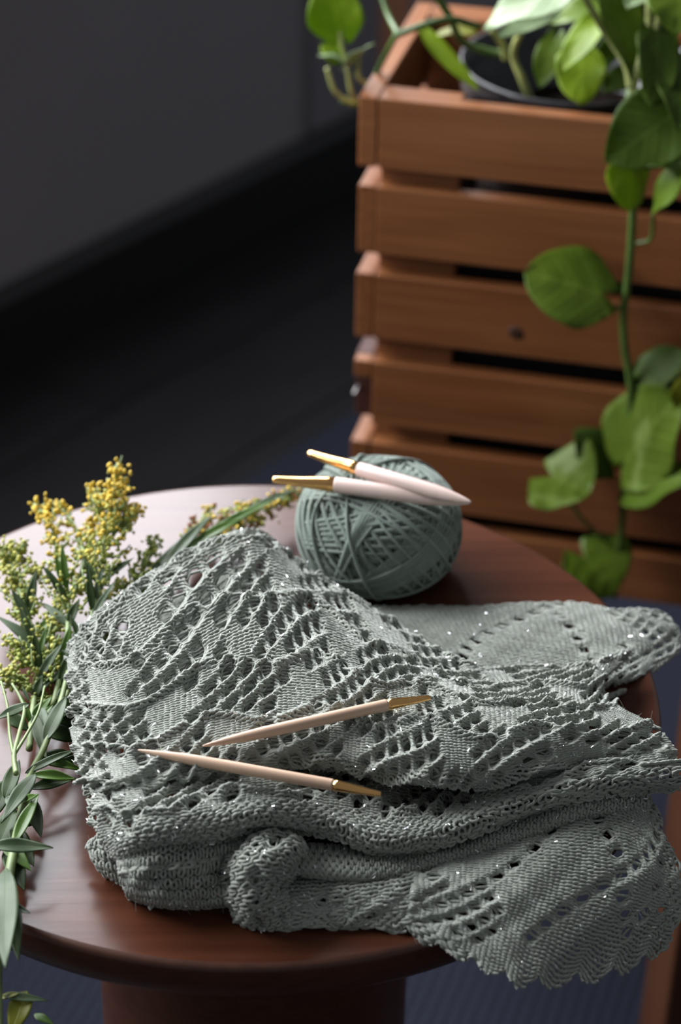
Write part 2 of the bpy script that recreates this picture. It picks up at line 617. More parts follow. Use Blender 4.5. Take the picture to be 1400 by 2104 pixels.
def cbox(name, c, s, mat='crate_wood', bevel=0.0011, parent=None):
    """box in crate coordinates, x along the front, y to the back, z up"""
    long_y = s[1] > s[0]
    mb = MB().box((0, 0, 0), (s[1], s[0], s[2]) if long_y else s)
    o = mb.build(name, mat, parent or crate, smooth=False, bevel=bevel)
    o.location = Vector(c)
    if long_y:
        o.rotation_euler.z = math.pi / 2
    return o


for i, zt in enumerate(TOPS):
    hgt = min(SH, zt)
    jx = random.uniform(-0.0012, 0.0012)
    zc = zt - hgt / 2
    cbox('slat', (SL / 2, TK / 2 + random.uniform(-.0005, .0005), zc), (SL - 2 * TK - 0.0008, TK, hgt))
    cbox('slat', (SL / 2, DP - TK / 2, zc), (SL - 2 * TK - 0.0008, TK, hgt))
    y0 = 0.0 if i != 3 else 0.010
    cbox('slat', (TK / 2 + jx, (y0 + DP) / 2, zc), (TK, DP - y0, hgt), 'recess_shade_wood' if i == 3 else 'crate_wood')
    cbox('slat', (SL - TK / 2, DP / 2, zc), (TK, DP, hgt))
    if i == 3:
        cbox('slat_stub', (TK / 2, 0.005, zt - 0.006), (TK, 0.0096, 0.012))
        nb = MB().tube([(0, 0, 0), (0, -0.012, 0)], 0.0011, 8)
        nl = nb.build('nail', 'nail_metal', crate)
        nl.location = Vector((0.001, 0.0095, zt - 0.024))
BWd, BT = 0.050, 0.0115
for x in (TK + BWd / 2, SL - TK - BWd / 2):
    for y in (TK + BT / 2, DP - TK - BT / 2):
        cbox('corner_batten', (x, y, 0.337 / 2 - 0.0002), (BWd, BT, 0.3366))
bp = cbox('bottom_board', (SL / 2, DP / 2, 0.008), (SL - 2 * TK - 0.002, DP - 2 * TK - 2 * BT - 0.002, 0.012))
ln = MB()
lx0, lx1, ly0, ly1 = TK + BT + 0.001, SL - TK - BT - 0.001, TK + BT + 0.0005, DP - TK - BT - 0.0005
for c_, s_ in (((lx0 + lx1) / 2, ly0), (lx1 - lx0, 0.0006)), (((lx0 + lx1) / 2, ly1), (lx1 - lx0, 0.0006)):
    ln.box((c_, s_, 0.16) if not isinstance(c_, tuple) else (c_[0], c_[1], 0.14), (s_[0], s_[1], 0.25) if isinstance(s_, tuple) else (0.001, 0.001, 0.001))
ln.build('gap_blackout', 'pot_plastic', crate, smooth=False)  # black sheets added inside the crate to darken the slat gaps
# dark knot in the third slat
d = rays(np.array([1061, 684.0]))
nrm = np.array([math.sin(CANG), -math.cos(CANG), 0])
tt = np.dot(CB - CAM, nrm) / np.dot(d, nrm)
kp = CM.inverted() @ Vector(CAM + tt * d)
V0, F0 = ICO2
kn = MB().add(V0 * np.array([0.0058, 0.0009, 0.0046]), F0).build('knot', 'knot_wood', crate)
kn.location = (kp.x, 0.0, kp.z)
kn.rotation_euler.y = 0.5

# the low stool that carries the crate
st = thing('low_stool', 'low brown wooden stool hidden beneath the slatted crate', 'stool', loc=(CB[0], CB[1], 0))
st.rotation_euler.z = CANG
zs = CZ - 0.0005
o = MB().box((0, 0, 0), (SL - 0.09, DP - 0.05, 0.022)).build('seat', 'post_wood', st, smooth=False, bevel=0.003)
o.location = (SL / 2, DP / 2 + 0.012, zs - 0.011)
for x in (0.075, SL - 0.075):
    for y in (0.062, DP - 0.035):
        o = MB().box((0, 0, 0), (0.026, 0.026, zs - 0.022 - 0.0085)).build('leg', 'post_wood', st, smooth=False, bevel=0.002)
        o.location = (x, y, (zs - 0.022 + 0.0085) / 2)


def front(px, py, off=0.0):
    """world point seen at (px, py) on the plane of the crate's front, off metres in front of it"""
    d = rays(np.array([px, py], float))
    p0 = CB + nrm * off
    t = np.dot(p0 - CAM, nrm) / np.dot(d, nrm)
    return CAM + t * d


# pot
PR = 0.0755
pc = CM @ Vector((0.121, DP / 2, 0.0145))
PH = 0.3255
pot = thing('plant_pot', 'black plastic nursery pot inside the slatted crate', 'pot', loc=pc)
MB().lathe([(0.0, 0.0), (0.046, 0.0), (0.048, 0.003), (0.0625, PH - 0.018), (0.0735, PH - 0.016), (0.0735, PH - 0.003), (PR - 0.001, PH), (PR - 0.004, PH), (0.0700, PH - 0.03), (0.0620, PH - 0.05), (0.046, 0.01), (0.0, 0.01)], 64).build('pot_wall', 'pot_plastic', pot)
sv = []
n = 40
for j in range(13):
    rr = 0.0650 * j / 12
    for i in range(n):
        a = 2 * math.pi * i / n
        sv.append((rr * math.cos(a), rr * math.sin(a), PH - 0.042 + random.uniform(-0.003, 0.003) * (j < 12)))
sf = [(j * n + i, j * n + (i + 1) % n, (j + 1) * n + (i + 1) % n, (j + 1) * n + i) for j in range(12) for i in range(n)]
so = MB().add(sv, sf).build('soil', 'soil', pot)
so['kind'] = 'stuff'


# ------------------------------------------------------------------ leaves
def leaf_mesh(L, W, heart=True, fold=0.25, droop=0.25, ripple=0.06, twist=0.0, seed=0, thick=0.0007, curl=0.0, blunt=0.78, lobe=0.23):
    """leaf along +Y from its base, face towards +Z; heart shaped or lance shaped, with a raised midrib fold"""
    nt_, ns = (17, 8) if heart else (17, 4)
    r = random.Random(seed)
    ph = r.uniform(0, 6)
    top = []
    for i in range(nt_):
        t = i / (nt_ - 1)
        if heart:
            pr = (0.46 + 0.54 * math.sin(min(1, t / 0.34) * math.pi / 2) ** 0.75) if t < 0.34 else max(0.0, math.cos((t - 0.34) / 0.66 * math.pi / 2)) ** blunt
        else:
            pr = math.sin(math.pi * min(1, t ** 0.82)) ** 0.85 * (1 - 0.15 * t) + 0.06 * (1 - t)
        for j in range(-ns, ns + 1):
            s = j / ns
            a = abs(s)
            x = s * W / 2 * pr
            y = t * L
            if heart:
                y -= lobe * L * math.sin(math.pi * min(1.0, a * 0.86)) * (1 - t) ** 2.2
            z = math.tan(fold) * (math.sqrt(x * x + (0.10 * W) ** 2) - 0.10 * W) - droop * L * t * t - curl * x * x / max(W, 1e-6) * 4
            z += ripple * W * a * a * math.sin(9 * t + ph + (1.5 if s > 0 else 0))
            if heart:
                z += 0.006 * W * math.cos(a * 9 - t * 20)
            if twist:
                c_, s_ = math.cos(twist * t), math.sin(twist * t)
                x, z = x * c_ - z * s_, x * s_ + z * c_
            top.append((x, y, z))
    w_ = 2 * ns + 1
    F = []
    for i in range(nt_ - 1):
        for j in range(w_ - 1):
            F.append((i * w_ + j, i * w_ + j + 1, (i + 1) * w_ + j + 1, (i + 1) * w_ + j))
    nV = len(top)
    bot = [(x, y, z - thick) for x, y, z in top]
    F2 = [tuple(reversed([q + nV for q in f])) for f in F]
    rim = []
    edge = [j for j in range(w_)] + [i * w_ + w_ - 1 for i in range(1, nt_)] + [(nt_ - 1) * w_ + j for j in range(w_ - 2, -1, -1)] + [i * w_ for i in range(nt_ - 2, 0, -1)]
    for a, b in zip(edge, edge[1:] + edge[:1]):
        rim.append((b, a, a + nV, b + nV))
    return top + bot, F + F2 + rim


def place_leaf(name, base, tip, wide, mat, parent, face=None, heart=True, roll=0.0, **kw):
    """leaf from world point base to tip; face is the direction its upper side looks"""
    base = np.array(base, float)
    tip = np.array(tip, float)
    y = tip - base
    L = np.linalg.norm(y)
    y /= L
    f = np.array(face if face is not None else (CAM - base), float)
    z = f - y * np.dot(f, y)
    z /= np.linalg.norm(z)
    if roll:
        xx = np.cross(y, z)
        z = z * math.cos(roll) + xx * math.sin(roll)
    x = np.cross(y, z)
    dr = kw.get('droop', 0.25)
    # aim the chord of the drooping leaf at the tip
    V, F = leaf_mesh(math.hypot(L, 0) / math.sqrt(1 + dr * dr), wide, heart, **kw)
    ca = math.atan(dr)
    y2 = y * math.cos(ca) + z * math.sin(ca)
    z2 = z * math.cos(ca) - y * math.sin(ca)
    V = np.array(V)
    W = base + V[:, 0:1] * x + V[:, 1:2] * y2 + V[:, 2:3] * z2
    ob = MB().add(W, F).build(name, mat, parent, origin=base)
    lc = np.stack([V[:, 0] / (wide / 2), V[:, 1] / max(L, 1e-6), np.full(len(V), 1.0 if heart else 0.0)], 1)
    at_r = ob.data.attributes.new('leafco', 'FLOAT_VECTOR', 'POINT')
    at_r.data.foreach_set('vector', np.ascontiguousarray(lc, dtype=np.float32).ravel())
    return ob


def pxw(w, p):
    """metres for a width of w photo pixels at world point p"""
    return w * float(np.dot(np.asarray(p) - CAM, FW)) / FPX


# ------------------------------------------------------------------ pothos
PP = thing('pothos_plant', 'trailing green pothos growing in the black pot and hanging over the crate', 'plant', loc=pc + Vector((0, 0, PH - 0.03)))
PPI = Vector(PP.location)


def pothos_finish(o):
    o.location = Vector(o.location) - PPI
    return o


def ptube(name, pts, r, mat, n=24):
    P = catmull(np.array(pts), n)
    rr = np.interp(np.linspace(0, 1, n), np.linspace(0, 1, len(np.atleast_1d(r))), np.atleast_1d(r))
    return pothos_finish(MB().tube(P, rr, 8).build(name, mat, PP, origin=P[0]))


seedc = [100]


def pleaf(b, t, w, mat, face=(0, 0, 0), **kw):
    """b, t: (px, py, offset in front of the crate); w: width in px; face: (right, up, towards camera) mix"""
    B = front(*b)
    T = front(*t)
    f = RT * face[0] + UP * face[1] - FW * face[2] if any(face) else -FW + 0.35 * UP
    seedc[0] += 1
    kw.setdefault('seed', seedc[0])
    o = place_leaf('leaf', B, T, pxw(w, B), mat, PP, f, True, **kw)
    return pothos_finish(o)


# main hanging vine down the front
ptube('vine', [front(1290, 30, -0.05), front(1297, 110, -0.02), front(1296, 190, 0.012), front(1283, 260, 0.022), front(1298, 350, 0.022), front(1301, 430, 0.020),
               front(1293, 560, 0.018), front(1282, 640, 0.018), front(1284, 710, 0.018), front(1297, 800, 0.018), front(1290, 900, 0.018), front(1283, 1000, 0.018),
               front(1278, 1080, 0.018), front(1270, 1150, 0.018), front(1262, 1228, 0.018)], (0.0026, 0.0026, 0.0024, 0.0022), 'vine_green', 80)
ptube('petiole', [front(1285, 628, 0.018), front(1262, 632, 0.022), front(1240, 612, 0.028)], 0.0014, 'vine_green')
ptube('petiole', [front(1308, 500, 0.02), front(1338, 490, 0.024), front(1343, 440, 0.030)], 0.0013, 'vine_green')
pleaf((1238, 604, 0.028), (1078, 560, 0.036), 186, 'pothos_green', (-0.25, 0.45, 1), fold=-0.06, droop=0.14, ripple=0.02, blunt=0.62)
pleaf((1412, 345, 0.045), (1338, 440, 0.036), 84, 'pothos_green', (-0.2, 0.7, 1), fold=0.2, droop=0.15, blunt=0.7)
pleaf((1292, 320, 0.026), (1296, 434, 0.03), 96, 'pothos_lime', (0.3, -0.1, 1), fold=-0.12, droop=0.10, blunt=0.6)
pleaf((1284, 950, 0.022), (1400, 806, 0.040), 200, 'pothos_marbled', (-0.2, 0.35, 1), fold=0.08, droop=0.14, blunt=0.62)
pleaf((1296, 1000, 0.022), (1425, 985, 0.06), 118, 'pothos_green', (0.0, 0.3, 1), fold=0.05, droop=0.22)
pleaf((1138, 980, 0.030), (1212, 1018, 0.04), 206, 'pothos_marbled', (-0.35, 0.75, 0.75), fold=0.34, droop=0.2, lobe=0.46, ripple=0.02, blunt=0.7)
ptube('petiole', [front(1165, 1022, 0.03), front(1200, 1070, 0.026), front(1245, 1112, 0.018)], 0.0014, 'vine_green')
pleaf((1204, 1148, 0.03), (1263, 1222, 0.04), 186, 'pothos_green', (0.1, 0.6, 0.9), fold=0.30, droop=0.2, lobe=0.42, ripple=0.02, blunt=0.7)
pleaf((1258, 955, 0.010), (1182, 885, 0.012), 104, 'pothos_dark', (-0.2, 0.2, 1), fold=0.1, droop=0.15)
pleaf((1318, 775, 0.016), (1420, 728, 0.02), 96, 'pothos_dark', (0, 0.4, 1), fold=0.1, droop=0.15)
pleaf((1400, 830, 0.050), (1420, 765, 0.055), 55, 'yellow_leaf', (0, 0.4, 1), fold=0.1, droop=0.15)
# cluster over the front edge of the crate
pleaf((1395, 225, 0.03), (1243, 334, 0.045), 170, 'pothos_dark', (0.3, 0.1, 1), fold=0.15, droop=0.25)
pleaf((1330, 215, 0.022), (1284, 300, 0.04), 84, 'pothos_lime', (-0.3, 0.3, 1), fold=0.2, droop=0.2)
pleaf((1360, 300, 0.025), (1425, 360, 0.045), 130, 'pothos_dark', (0.2, 0.3, 1), fold=0.2, droop=0.2)
pleaf((1352, 60, 0.0), (1342, 218, 0.04), 100, 'pothos_dark', (0.35, 0.3, 1), fold=0.2, droop=0.2, blunt=0.6)
pleaf((1400, 110, 0.0), (1395, 270, 0.05), 120, 'pothos_dark', (0.2, 0.2, 1), fold=0.2, droop=0.2)
pleaf((1250, -40, -0.02), (1306, 176, 0.016), 100, 'pothos_green', (0.45, 0.35, 1), fold=0.25, droop=0.2)
pleaf((1168, -30, 0.0), (994, 56, 0.02), 138, 'pothos_pale', (-0.2, 0.8, 0.8), fold=0.10, droop=0.12)
pleaf((1130, 30, -0.02), (1020, 76, 0.0), 44, 'pothos_pale', (-0.1, 0.4, 1), fold=0.1, droop=0.12)
pleaf((1236, 46, -0.04), (1158, 150, -0.015), 84, 'pothos_lime', (-0.5, 0.5, 0.8), fold=0.3, droop=0.4)
pleaf((1196, 106, -0.04), (1190, 214, -0.008), 108, 'pothos_lime', (0.0, 0.2, 1), fold=0.10, droop=0.2, blunt=0.62)
pleaf((1142, 80, -0.05), (1110, 180, -0.04), 64, 'pothos_green', (-0.2, 0.2, 1), fold=0.2, droop=0.1)
pleaf((1240, 20, -0.07), (1120, 40, -0.06), 90, 'pothos_green', (0, 0.7, 0.7), fold=0.1, droop=0.15)
pleaf((1395, -30, 0.0), (1395, 70, 0.02), 140, 'pothos_green', (0.0, 0.6, 0.8), fold=0.15, droop=0.2)
pleaf((1330, -40, -0.02), (1290, 18, 0.0), 70, 'pothos_pale', (0.0, 0.7, 0.8), fold=0.15, droop=0.2)
pleaf((880, 72, -0.03), (985, 186, -0.014), 36, 'pothos_lime', (-0.6, 0.3, 0.7), fold=0.5, droop=0.15)
pleaf((965, 65, -0.06), (895, 70, -0.06), 40, 'yellow_leaf', (0.2, 0.7, 0.7), fold=0.3, droop=0.2)
pleaf((1250, 120, -0.06), (1310, 60, -0.03), 80, 'pothos_dark', (0.2, 0.5, 0.8), fold=0.2, droop=0.2)
pleaf((1300, 150, -0.05), (1240, 190, -0.03), 70, 'pothos_dark', (-0.1, 0.6, 0.8), fold=0.2, droop=0.2)
for a in (((1075, 55, -0.02), (1055, 110, -0.03), (1072, 160, -0.03), (1090, 205, -0.035)), ((1010, 60, -0.03), (1035, 95, -0.04), (1040, 120, -0.045)),
          ((1200, -10, 0.0), (1240, 60, 0.0), (1285, 130, 0.01), (1297, 180, 0.015)), ((1365, -10, 0.0), (1345, 70, 0.0), (1318, 120, 0.01), (1300, 190, 0.015)),
          ((1335, -10, 0.0), (1333, 50, 0.0), (1318, 120, 0.01)), ((1290, 215, 0.02), (1278, 235, 0.024), (1280, 262, 0.024))):
    ptube('petiole', [front(*q) for q in a], (0.0021, 0.0026), 'pale_vine_green')
ptube('vine', [front(890, -20, -0.03), front(925, 35, -0.04), front(950, 85, -0.06), front(1010, 108, -0.065), front(1060, 112, -0.065)], 0.0026, 'vine_green')
ptube('vine', [front(985, 55, -0.04), front(930, 40, -0.02), front(870, 52, -0.01), front(815, 72, -0.012)], 0.0022, 'dark_leaf')
# strand trailing over the left rear corner of the crate
ptube('vine', [front(815, 72, -0.012), front(800, 100, -0.03), front(775, 150, -0.04), front(755, 200, -0.04), front(735, 215, -0.04), front(700, 205, -0.04)], 0.0019, 'vine_green')
ptube('petiole', [front(785, -10, -0.04), front(800, 35, -0.03), front(818, 70, -0.012)], 0.0020, 'vine_green')
ptube('petiole', [front(728, 214, -0.04), front(690, 190, -0.03), front(672, 140, -0.03)], 0.0014, 'pale_vine_green')
ptube('petiole', [front(735, 212, -0.04), front(722, 190, -0.03), front(714, 140, -0.03)], 0.0014, 'pale_vine_green')
ptube('petiole', [front(760, 175, -0.04), front(738, 160, -0.03), front(736, 120, -0.03)], 0.0014, 'pale_vine_green')
ptube('petiole', [front(700, 66, -0.03), front(702, 95, -0.03), front(712, 130, -0.03)], 0.0014, 'pale_vine_green')
pleaf((698, 68, -0.03), (672, -48, -0.03), 118, 'pothos_lime', (-0.2, 0.4, 1), fold=0.25, droop=0.1)
pleaf((700, 120, -0.03), (660, 92, -0.03), 48, 'pothos_lime', (-0.3, 0.4, 1), fold=0.25, droop=0.2)
pleaf((716, 128, -0.028), (655, 112, -0.02), 34, 'pothos_pale', (-0.2, 0.9, 0.5), fold=0.2, droop=0.2)
pleaf((716, 130, -0.028), (770, 88, -0.02), 44, 'pothos_pale', (0.2, 0.8, 0.6), fold=0.2, droop=0.2)

# ------------------------------------------------------------------ stool beside the table on the right (only a leg shows)
ck = thing('wooden_chair', 'reddish brown wooden chair leg at the right edge beside the hanging shawl', 'chair')
lt = at(1352, 2104, -TT + 0.05)
lx, ly = lt[0] + 0.0, lt[1]
dirx = np.array([0.97, 0.24, 0]); diry = np.array([0.24, -0.97, 0])
L0 = np.array([lx + 0.012, ly, 0])
for ax, ay in ((0, 0), (0.36, 0), (0, 0.30), (0.36, 0.30)):
    p = L0 + dirx * ax + diry * ay
    mbl = MB()
    tp = 0.012 if ax == 0 else -0.012
    zt_, zb_ = 0.455, 0.0085
    V = [tuple(p + dirx * (sx * 0.019) + diry * (sy * 0.019) + np.array([0, 0, zb_])) for sx, sy in ((-1, -1), (1, -1), (1, 1), (-1, 1))]
    V += [tuple(p + dirx * (sx * 0.021 + tp) + diry * (sy * 0.021) + np.array([0, 0, zt_])) for sx, sy in ((-1, -1), (1, -1), (1, 1), (-1, 1))]
    mbl.add(V, [(0, 1, 2, 3), (7, 6, 5, 4), (4, 5, 1, 0), (5, 6, 2, 1), (6, 7, 3, 2), (7, 4, 0, 3)])
    mbl.build('leg', 'post_wood', ck, smooth=False, bevel=0.003)


so_ = MB().box((0, 0, 0), (0.44, 0.38, 0.022)).build('seat', 'post_wood', ck, smooth=False, bevel=0.004)
sc_ = L0 + dirx * 0.205 + diry * 0.15
so_.location = (sc_[0], sc_[1], 0.4665)
so_.rotation_euler.z = math.atan2(dirx[1], dirx[0])


# ------------------------------------------------------------------ the knitted shawl
def vnoise(x, y, s):
    return (np.sin(x * 5.1 + s) * np.cos(y * 4.3 + 1.7 * s) + 0.6 * np.sin(x * 9.7 + y * 7.9 + 2.3 * s) + 0.4 * np.sin(x * 17.3 - y * 13.1 + s * 3.1)) / 2.0


class Surf:
    """smooth sheet through a grid of control points (photo x, photo y, height in cm above the table)"""

    def __init__(self, rows, crumple=0.0, seed=0.0, n=90):
        G = np.array(rows, float)
        G[..., 2] /= 100.0
        nr, nc, _ = G.shape
        A = np.stack([catmull(G[i], n) for i in range(nr)], 0)
        B = np.stack([catmull(A[:, j], n) for j in range(n)], 1)
        uu, vv = np.meshgrid(np.linspace(0, 1, n), np.linspace(0, 1, n))
        if crumple:
            B[..., 2] += crumple * vnoise(uu * 3.0, vv * 2.2, seed) * np.sin(np.pi * vv) ** 0.5
        self.n = n
        self.P = at_arr(B)
        du = np.gradient(self.P, axis=1)
        dv = np.gradient(self.P, axis=0)
        self.lu = float(np.linalg.norm(du, axis=2).sum(1).mean())
        self.lv = float(np.linalg.norm(dv, axis=2).sum(0).mean())
        Nn = np.cross(du, dv)
        Nn /= np.linalg.norm(Nn, axis=2)[..., None] + 1e-12
        ctr = Nn.mean((0, 1))
        if np.dot(ctr, CAM - self.P.mean((0, 1))) < 0:
            Nn = -Nn
        self.N = Nn

    def look(self, u, v, A):
        n = self.n
        x = np.clip(u, -0.03, 1.08) * (n - 1)
        y = np.clip(v, -0.03, 1.08) * (n - 1)
        i = np.clip(np.floor(x).astype(int), 0, n - 2)
        j = np.clip(np.floor(y).astype(int), 0, n - 2)
        fx = (x - i)[..., None]
        fy = (y - j)[..., None]
        return (A[j, i] * (1 - fx) + A[j, i + 1] * fx) * (1 - fy) + (A[j + 1, i] * (1 - fx) + A[j + 1, i + 1] * fx) * fy

    def pos(self, u, v, z):
        p = self.look(u, v, self.P)
        nn = self.look(u, v, self.N)
        return p + nn * np.asarray(z)[..., None], nn


def rings(C, NN, r, sides, ply_pitch):
    """tube geometry around many polylines at once: C (rows, pts, 3)"""
    T = np.gradient(C, axis=1)
    T /= np.linalg.norm(T, axis=2)[..., None] + 1e-12
    Bn = np.cross(T, NN)
    Bn /= np.linalg.norm(Bn, axis=2)[..., None] + 1e-12
    N2 = np.cross(Bn, T)
    seg = np.linalg.norm(np.diff(C, axis=1), axis=2)
    ln = np.concatenate([np.zeros((C.shape[0], 1)), np.cumsum(seg, axis=1)], axis=1)
    a = np.arange(sides) * 2 * math.pi / sides
    ply = np.sin(2 * a[None, None, :] + 2 * math.pi * ln[..., None] / ply_pitch)
    rr = r * (1 + 0.20 * ply)
    V = C[:, :, None, :] + rr[..., None] * (np.cos(a)[None, None, :, None] * Bn[:, :, None, :] + np.sin(a)[None, None, :, None] * N2[:, :, None, :])
    R_, P_, S_ = V.shape[:3]
    idx = np.arange(R_ * P_ * S_).reshape(R_, P_, S_)
    a0 = idx[:, :-1, :]
    a1 = idx[:, 1:, :]
    F = np.stack([a0, np.roll(a0, -1, 2), np.roll(a1, -1, 2), a1], -1).reshape(-1, 4)
    return V.reshape(-1, 3), F, (ply * 0.5 + 0.5).reshape(-1)


SX, SY = 0.0034, 0.0026        # stitch width, row height
GLINT = []                     # where the silver thread shows


def knit(name, surf, parent, wale='u', lace=None, garter=None, r=0.00068, e1=(-0.0056, 0.0066), e2=(0.0112, 0.0020), R0=0.62, spacing=1.0, lift=0.0034, under=0.0160, jitter=0.12, rib=False, shear=0.0, scallop=None, inner=(0.06, 0.94), braid=None, zoff=0.0, vr=None):
    """real knitted loops over a sheet. wale: direction in which the columns of V stitches run.
    lace(m, n, a, b): True where the eyelet (m, n) of the lattice is open"""
    la, lb = (surf.lv, surf.lu) if wale == 'u' else (surf.lu, surf.lv)     # a: along a course, b: along the wales
    na = max(3, int(la / (SX * spacing)))
    nb = max(3, int(lb / (SY * spacing)))
    pts = 9
    xtra = int(abs(shear) * lb / la * na) + 1 if shear else 0
    t = np.arange((na + xtra) * pts + 1) / pts * 2 * math.pi
    a = t / (2 * math.pi) + 0.125 * np.sin(2 * t) - (xtra if shear > 0 else 0)
    A = np.broadcast_to(a, (nb, len(t))).copy()
    row = np.arange(nb)[:, None]
    Bc = row + 0.5 - 0.86 * np.cos(t)[None, :]
    Z = -0.00062 * np.cos(2 * t)[None, :] * np.ones((nb, 1))
    A += jitter * np.sin(A * 1.7 + row * 2.1) * 0.6
    Bc += jitter * np.sin(A * 0.9 - row * 1.3) * 0.6
    fa = A / na
    fb = Bc / nb
    if garter is not None:
        g = garter(fa, fb)
        if rib:
            flip = np.where(((np.floor(A) + row) % 2) == 0, 1.0, -1.0)
        else:
            flip = np.where((row % 2) == 0, 1.0, -1.0)
        Z = np.where(g, Z * flip * 0.9 + 0.00035 * flip, Z)
    X = A * (la / na)
    Y = Bc * (lb / nb)
    if shear:
        X = X + shear * Y
    if lace is not None:
        E = np.array([[e1[0], e2[0]], [e1[1], e2[1]]])
        Ei = np.linalg.inv(E)
        # slow drift so that the eyelet lines wander as in hand knitting
        Xd = X + 0.0038 * np.sin(Y * 88 + X * 35)
        Yd = Y + 0.0026 * np.sin(X * 75 - Y * 30)
        p_ = Ei[0, 0] * Xd + Ei[0, 1] * Yd
        q_ = Ei[1, 0] * Xd + Ei[1, 1] * Yd
        m = np.round(p_)
        n = np.round(q_)
        hx = E[0, 0] * m + E[0, 1] * n
        hy = E[1, 0] * m + E[1, 1] * n
        on = lace(m.astype(int), n.astype(int), hx / la, hy / lb)
        if braid:
            per, amp_, wav, leafw = braid
            w0 = hx + amp_ * np.sin(2 * math.pi * hy / wav)
            bf = w0 / per - np.floor(w0 / per)
            bd = np.minimum(bf, 1 - bf) * per
            ly = hy / wav + 0.5 * np.floor(w0 / per)
            lf = np.abs(ly - np.floor(ly) - 0.5)
            solid = (lf < leafw * np.sqrt(np.clip(1 - ((bf - 0.5) / 0.32) ** 2, 0, 1)))
            on = on & (bd > 0.0022) & ~solid
            w1 = X + amp_ * np.sin(2 * math.pi * Y / wav)
            bf1 = w1 / per - np.floor(w1 / per)
            bd1 = np.minimum(bf1, 1 - bf1) * per
            Z = Z + 0.0024 * np.exp(-(bd1 / 0.0021) ** 2)
        dp, dq = p_ - m, q_ - n
        rho = 2 * (np.abs(dp) ** 2.6 + np.abs(dq) ** 2.6) ** (1 / 2.6) + 1e-6
        Rv = R0 * (1.0 + 0.16 * np.sin(m * 12.9 + n * 78.2))
        k = np.where(on & (rho < 1), (Rv + rho * (1 - Rv)) / rho, 1.0)
        ddx = (k - 1) * (E[0, 0] * dp + E[0, 1] * dq)
        ddy = (k - 1) * (E[1, 0] * dp + E[1, 1] * dq)
        X = X + ddx
        Y = Y + ddy
        rk = np.minimum(rho * k, 1.2)
        # cords between the eyelets stand proud, solid leaves swell a little
        cq = np.clip(np.abs(dq) * 2 * k, 0, 1.1)
        Z = Z + np.where(on, lift * (0.55 * np.clip((rk - Rv) / (1 - Rv), 0, 1.2) + 0.40 * cq ** 3) - 0.2 * lift, 0.6 * lift)
    fa = X / la
    fb = Y / lb
    keep = (fa > -0.004) & (fa < 1.004)
    if scallop:
        amp, frq = scallop
        fa = fa + amp * np.clip((fa - 0.80) / 0.20, 0, 1) ** 1.5 * (np.abs(np.sin(fb * frq)) - 0.4)
        fb = fb + 0.5 * amp * np.clip((fb - 0.90) / 0.10, 0, 1) ** 1.5 * (np.abs(np.sin(fa * frq * 0.6)) - 0.4)
    u, v = (fb, fa) if wale == 'u' else (fa, fb)
    if vr:
        u = 0.05 + 0.90 * u
        v = vr[0] + (vr[1] - vr[0]) * v
    C, NN = surf.pos(u, v, Z + zoff)
    if zoff:
        over = C[..., 0] ** 2 + C[..., 1] ** 2 < 0.205 ** 2
        C[..., 2] = np.where(over, np.maximum(C[..., 2], TT + 0.0014), C[..., 2])
    V, F, ply = rings(C, NN, r, 6, 0.0030)
    if shear:
        kp_ = (keep[:, :-1] & keep[:, 1:]).reshape(-1)
        F = F.reshape(-1, 6, 4)[kp_].reshape(-1, 4)
        used = np.zeros(len(V), bool)
        used[F.ravel()] = True
        new = np.cumsum(used) - 1
        V, ply, F = V[used], ply[used], new[F]
    o = link(name, mesh_np(name, V, F, 'shawl_yarn', True, ply), parent)
    o['kind'] = 'stuff'
    # silver filament: short slivers lying along the yarn
    q = rng.integers(0, C.shape[0], size=int(C.shape[0] * na * 0.6))
    s = rng.integers(1, C.shape[1] - 2, size=len(q))
    ok_ = keep[q, s]
    q, s = q[ok_], s[ok_]
    GLINT.append((C[q, s], C[q, s + 1], NN[q, s]))
    if zoff:
        GLINT.pop()
    if under:
        # the layer folded underneath shows through the eyelets
        knit('inner_layer', surf, parent, wale, None, r=0.00105, spacing=1.5, under=0, zoff=-under, vr=inner)
    return o


def edging(surf, parent, side, at_=1.0, a0=0.0, a1=1.0, amp=0.0035, wl=0.0075, r=0.0008, out=1.0, strands=2):
    """little scalloped loops of yarn along one border of a sheet"""
    L = surf.lu if side == 'v' else surf.lv
    n = int(L * (a1 - a0) / wl) * 12
    t = np.linspace(a0, a1, n)
    ph = np.linspace(0, n / 12 * 2 * math.pi, n)
    Cs, Ns = [], []
    for s in range(strands):
        e = np.full(n, at_)
        u, v = (t, e) if side == 'v' else (e, t)
        p, nn = surf.pos(u, v, np.full(n, 0.0002))
        d = 0.02 * out
        pu, pv = (t, e - d) if side == 'v' else (e - d, t)
        p2, _ = surf.pos(pu, pv, np.full(n, 0.0002))
        o = p - p2
        o /= np.linalg.norm(o, axis=1)[:, None] + 1e-12
        tn = np.gradient(p, axis=0)
        tn /= np.linalg.norm(tn, axis=1)[:, None] + 1e-12
        big = 1 + 0.6 * np.sin(ph * 0.21 + s)
        p = p + o * (amp * big * (0.5 - 0.5 * np.cos(ph + s * math.pi)))[:, None] + tn * (0.0016 * np.sin(2 * ph + s))[:, None] + nn * (0.0006 * np.sin(ph + 1.5 * s))[:, None]
        Cs.append(p)
        Ns.append(nn)
    V, F, ply = rings(np.stack(Cs), np.stack(Ns), r, 6, 0.0030)
    o = link('picot_edge', mesh_np('picot_edge', V, F, 'shawl_yarn', True, ply), parent)
    o['kind'] = 'stuff'
    return o


SHAWL = thing('lace_shawl', 'folded sage green knitted lace shawl with silver thread lying on the table', 'shawl')

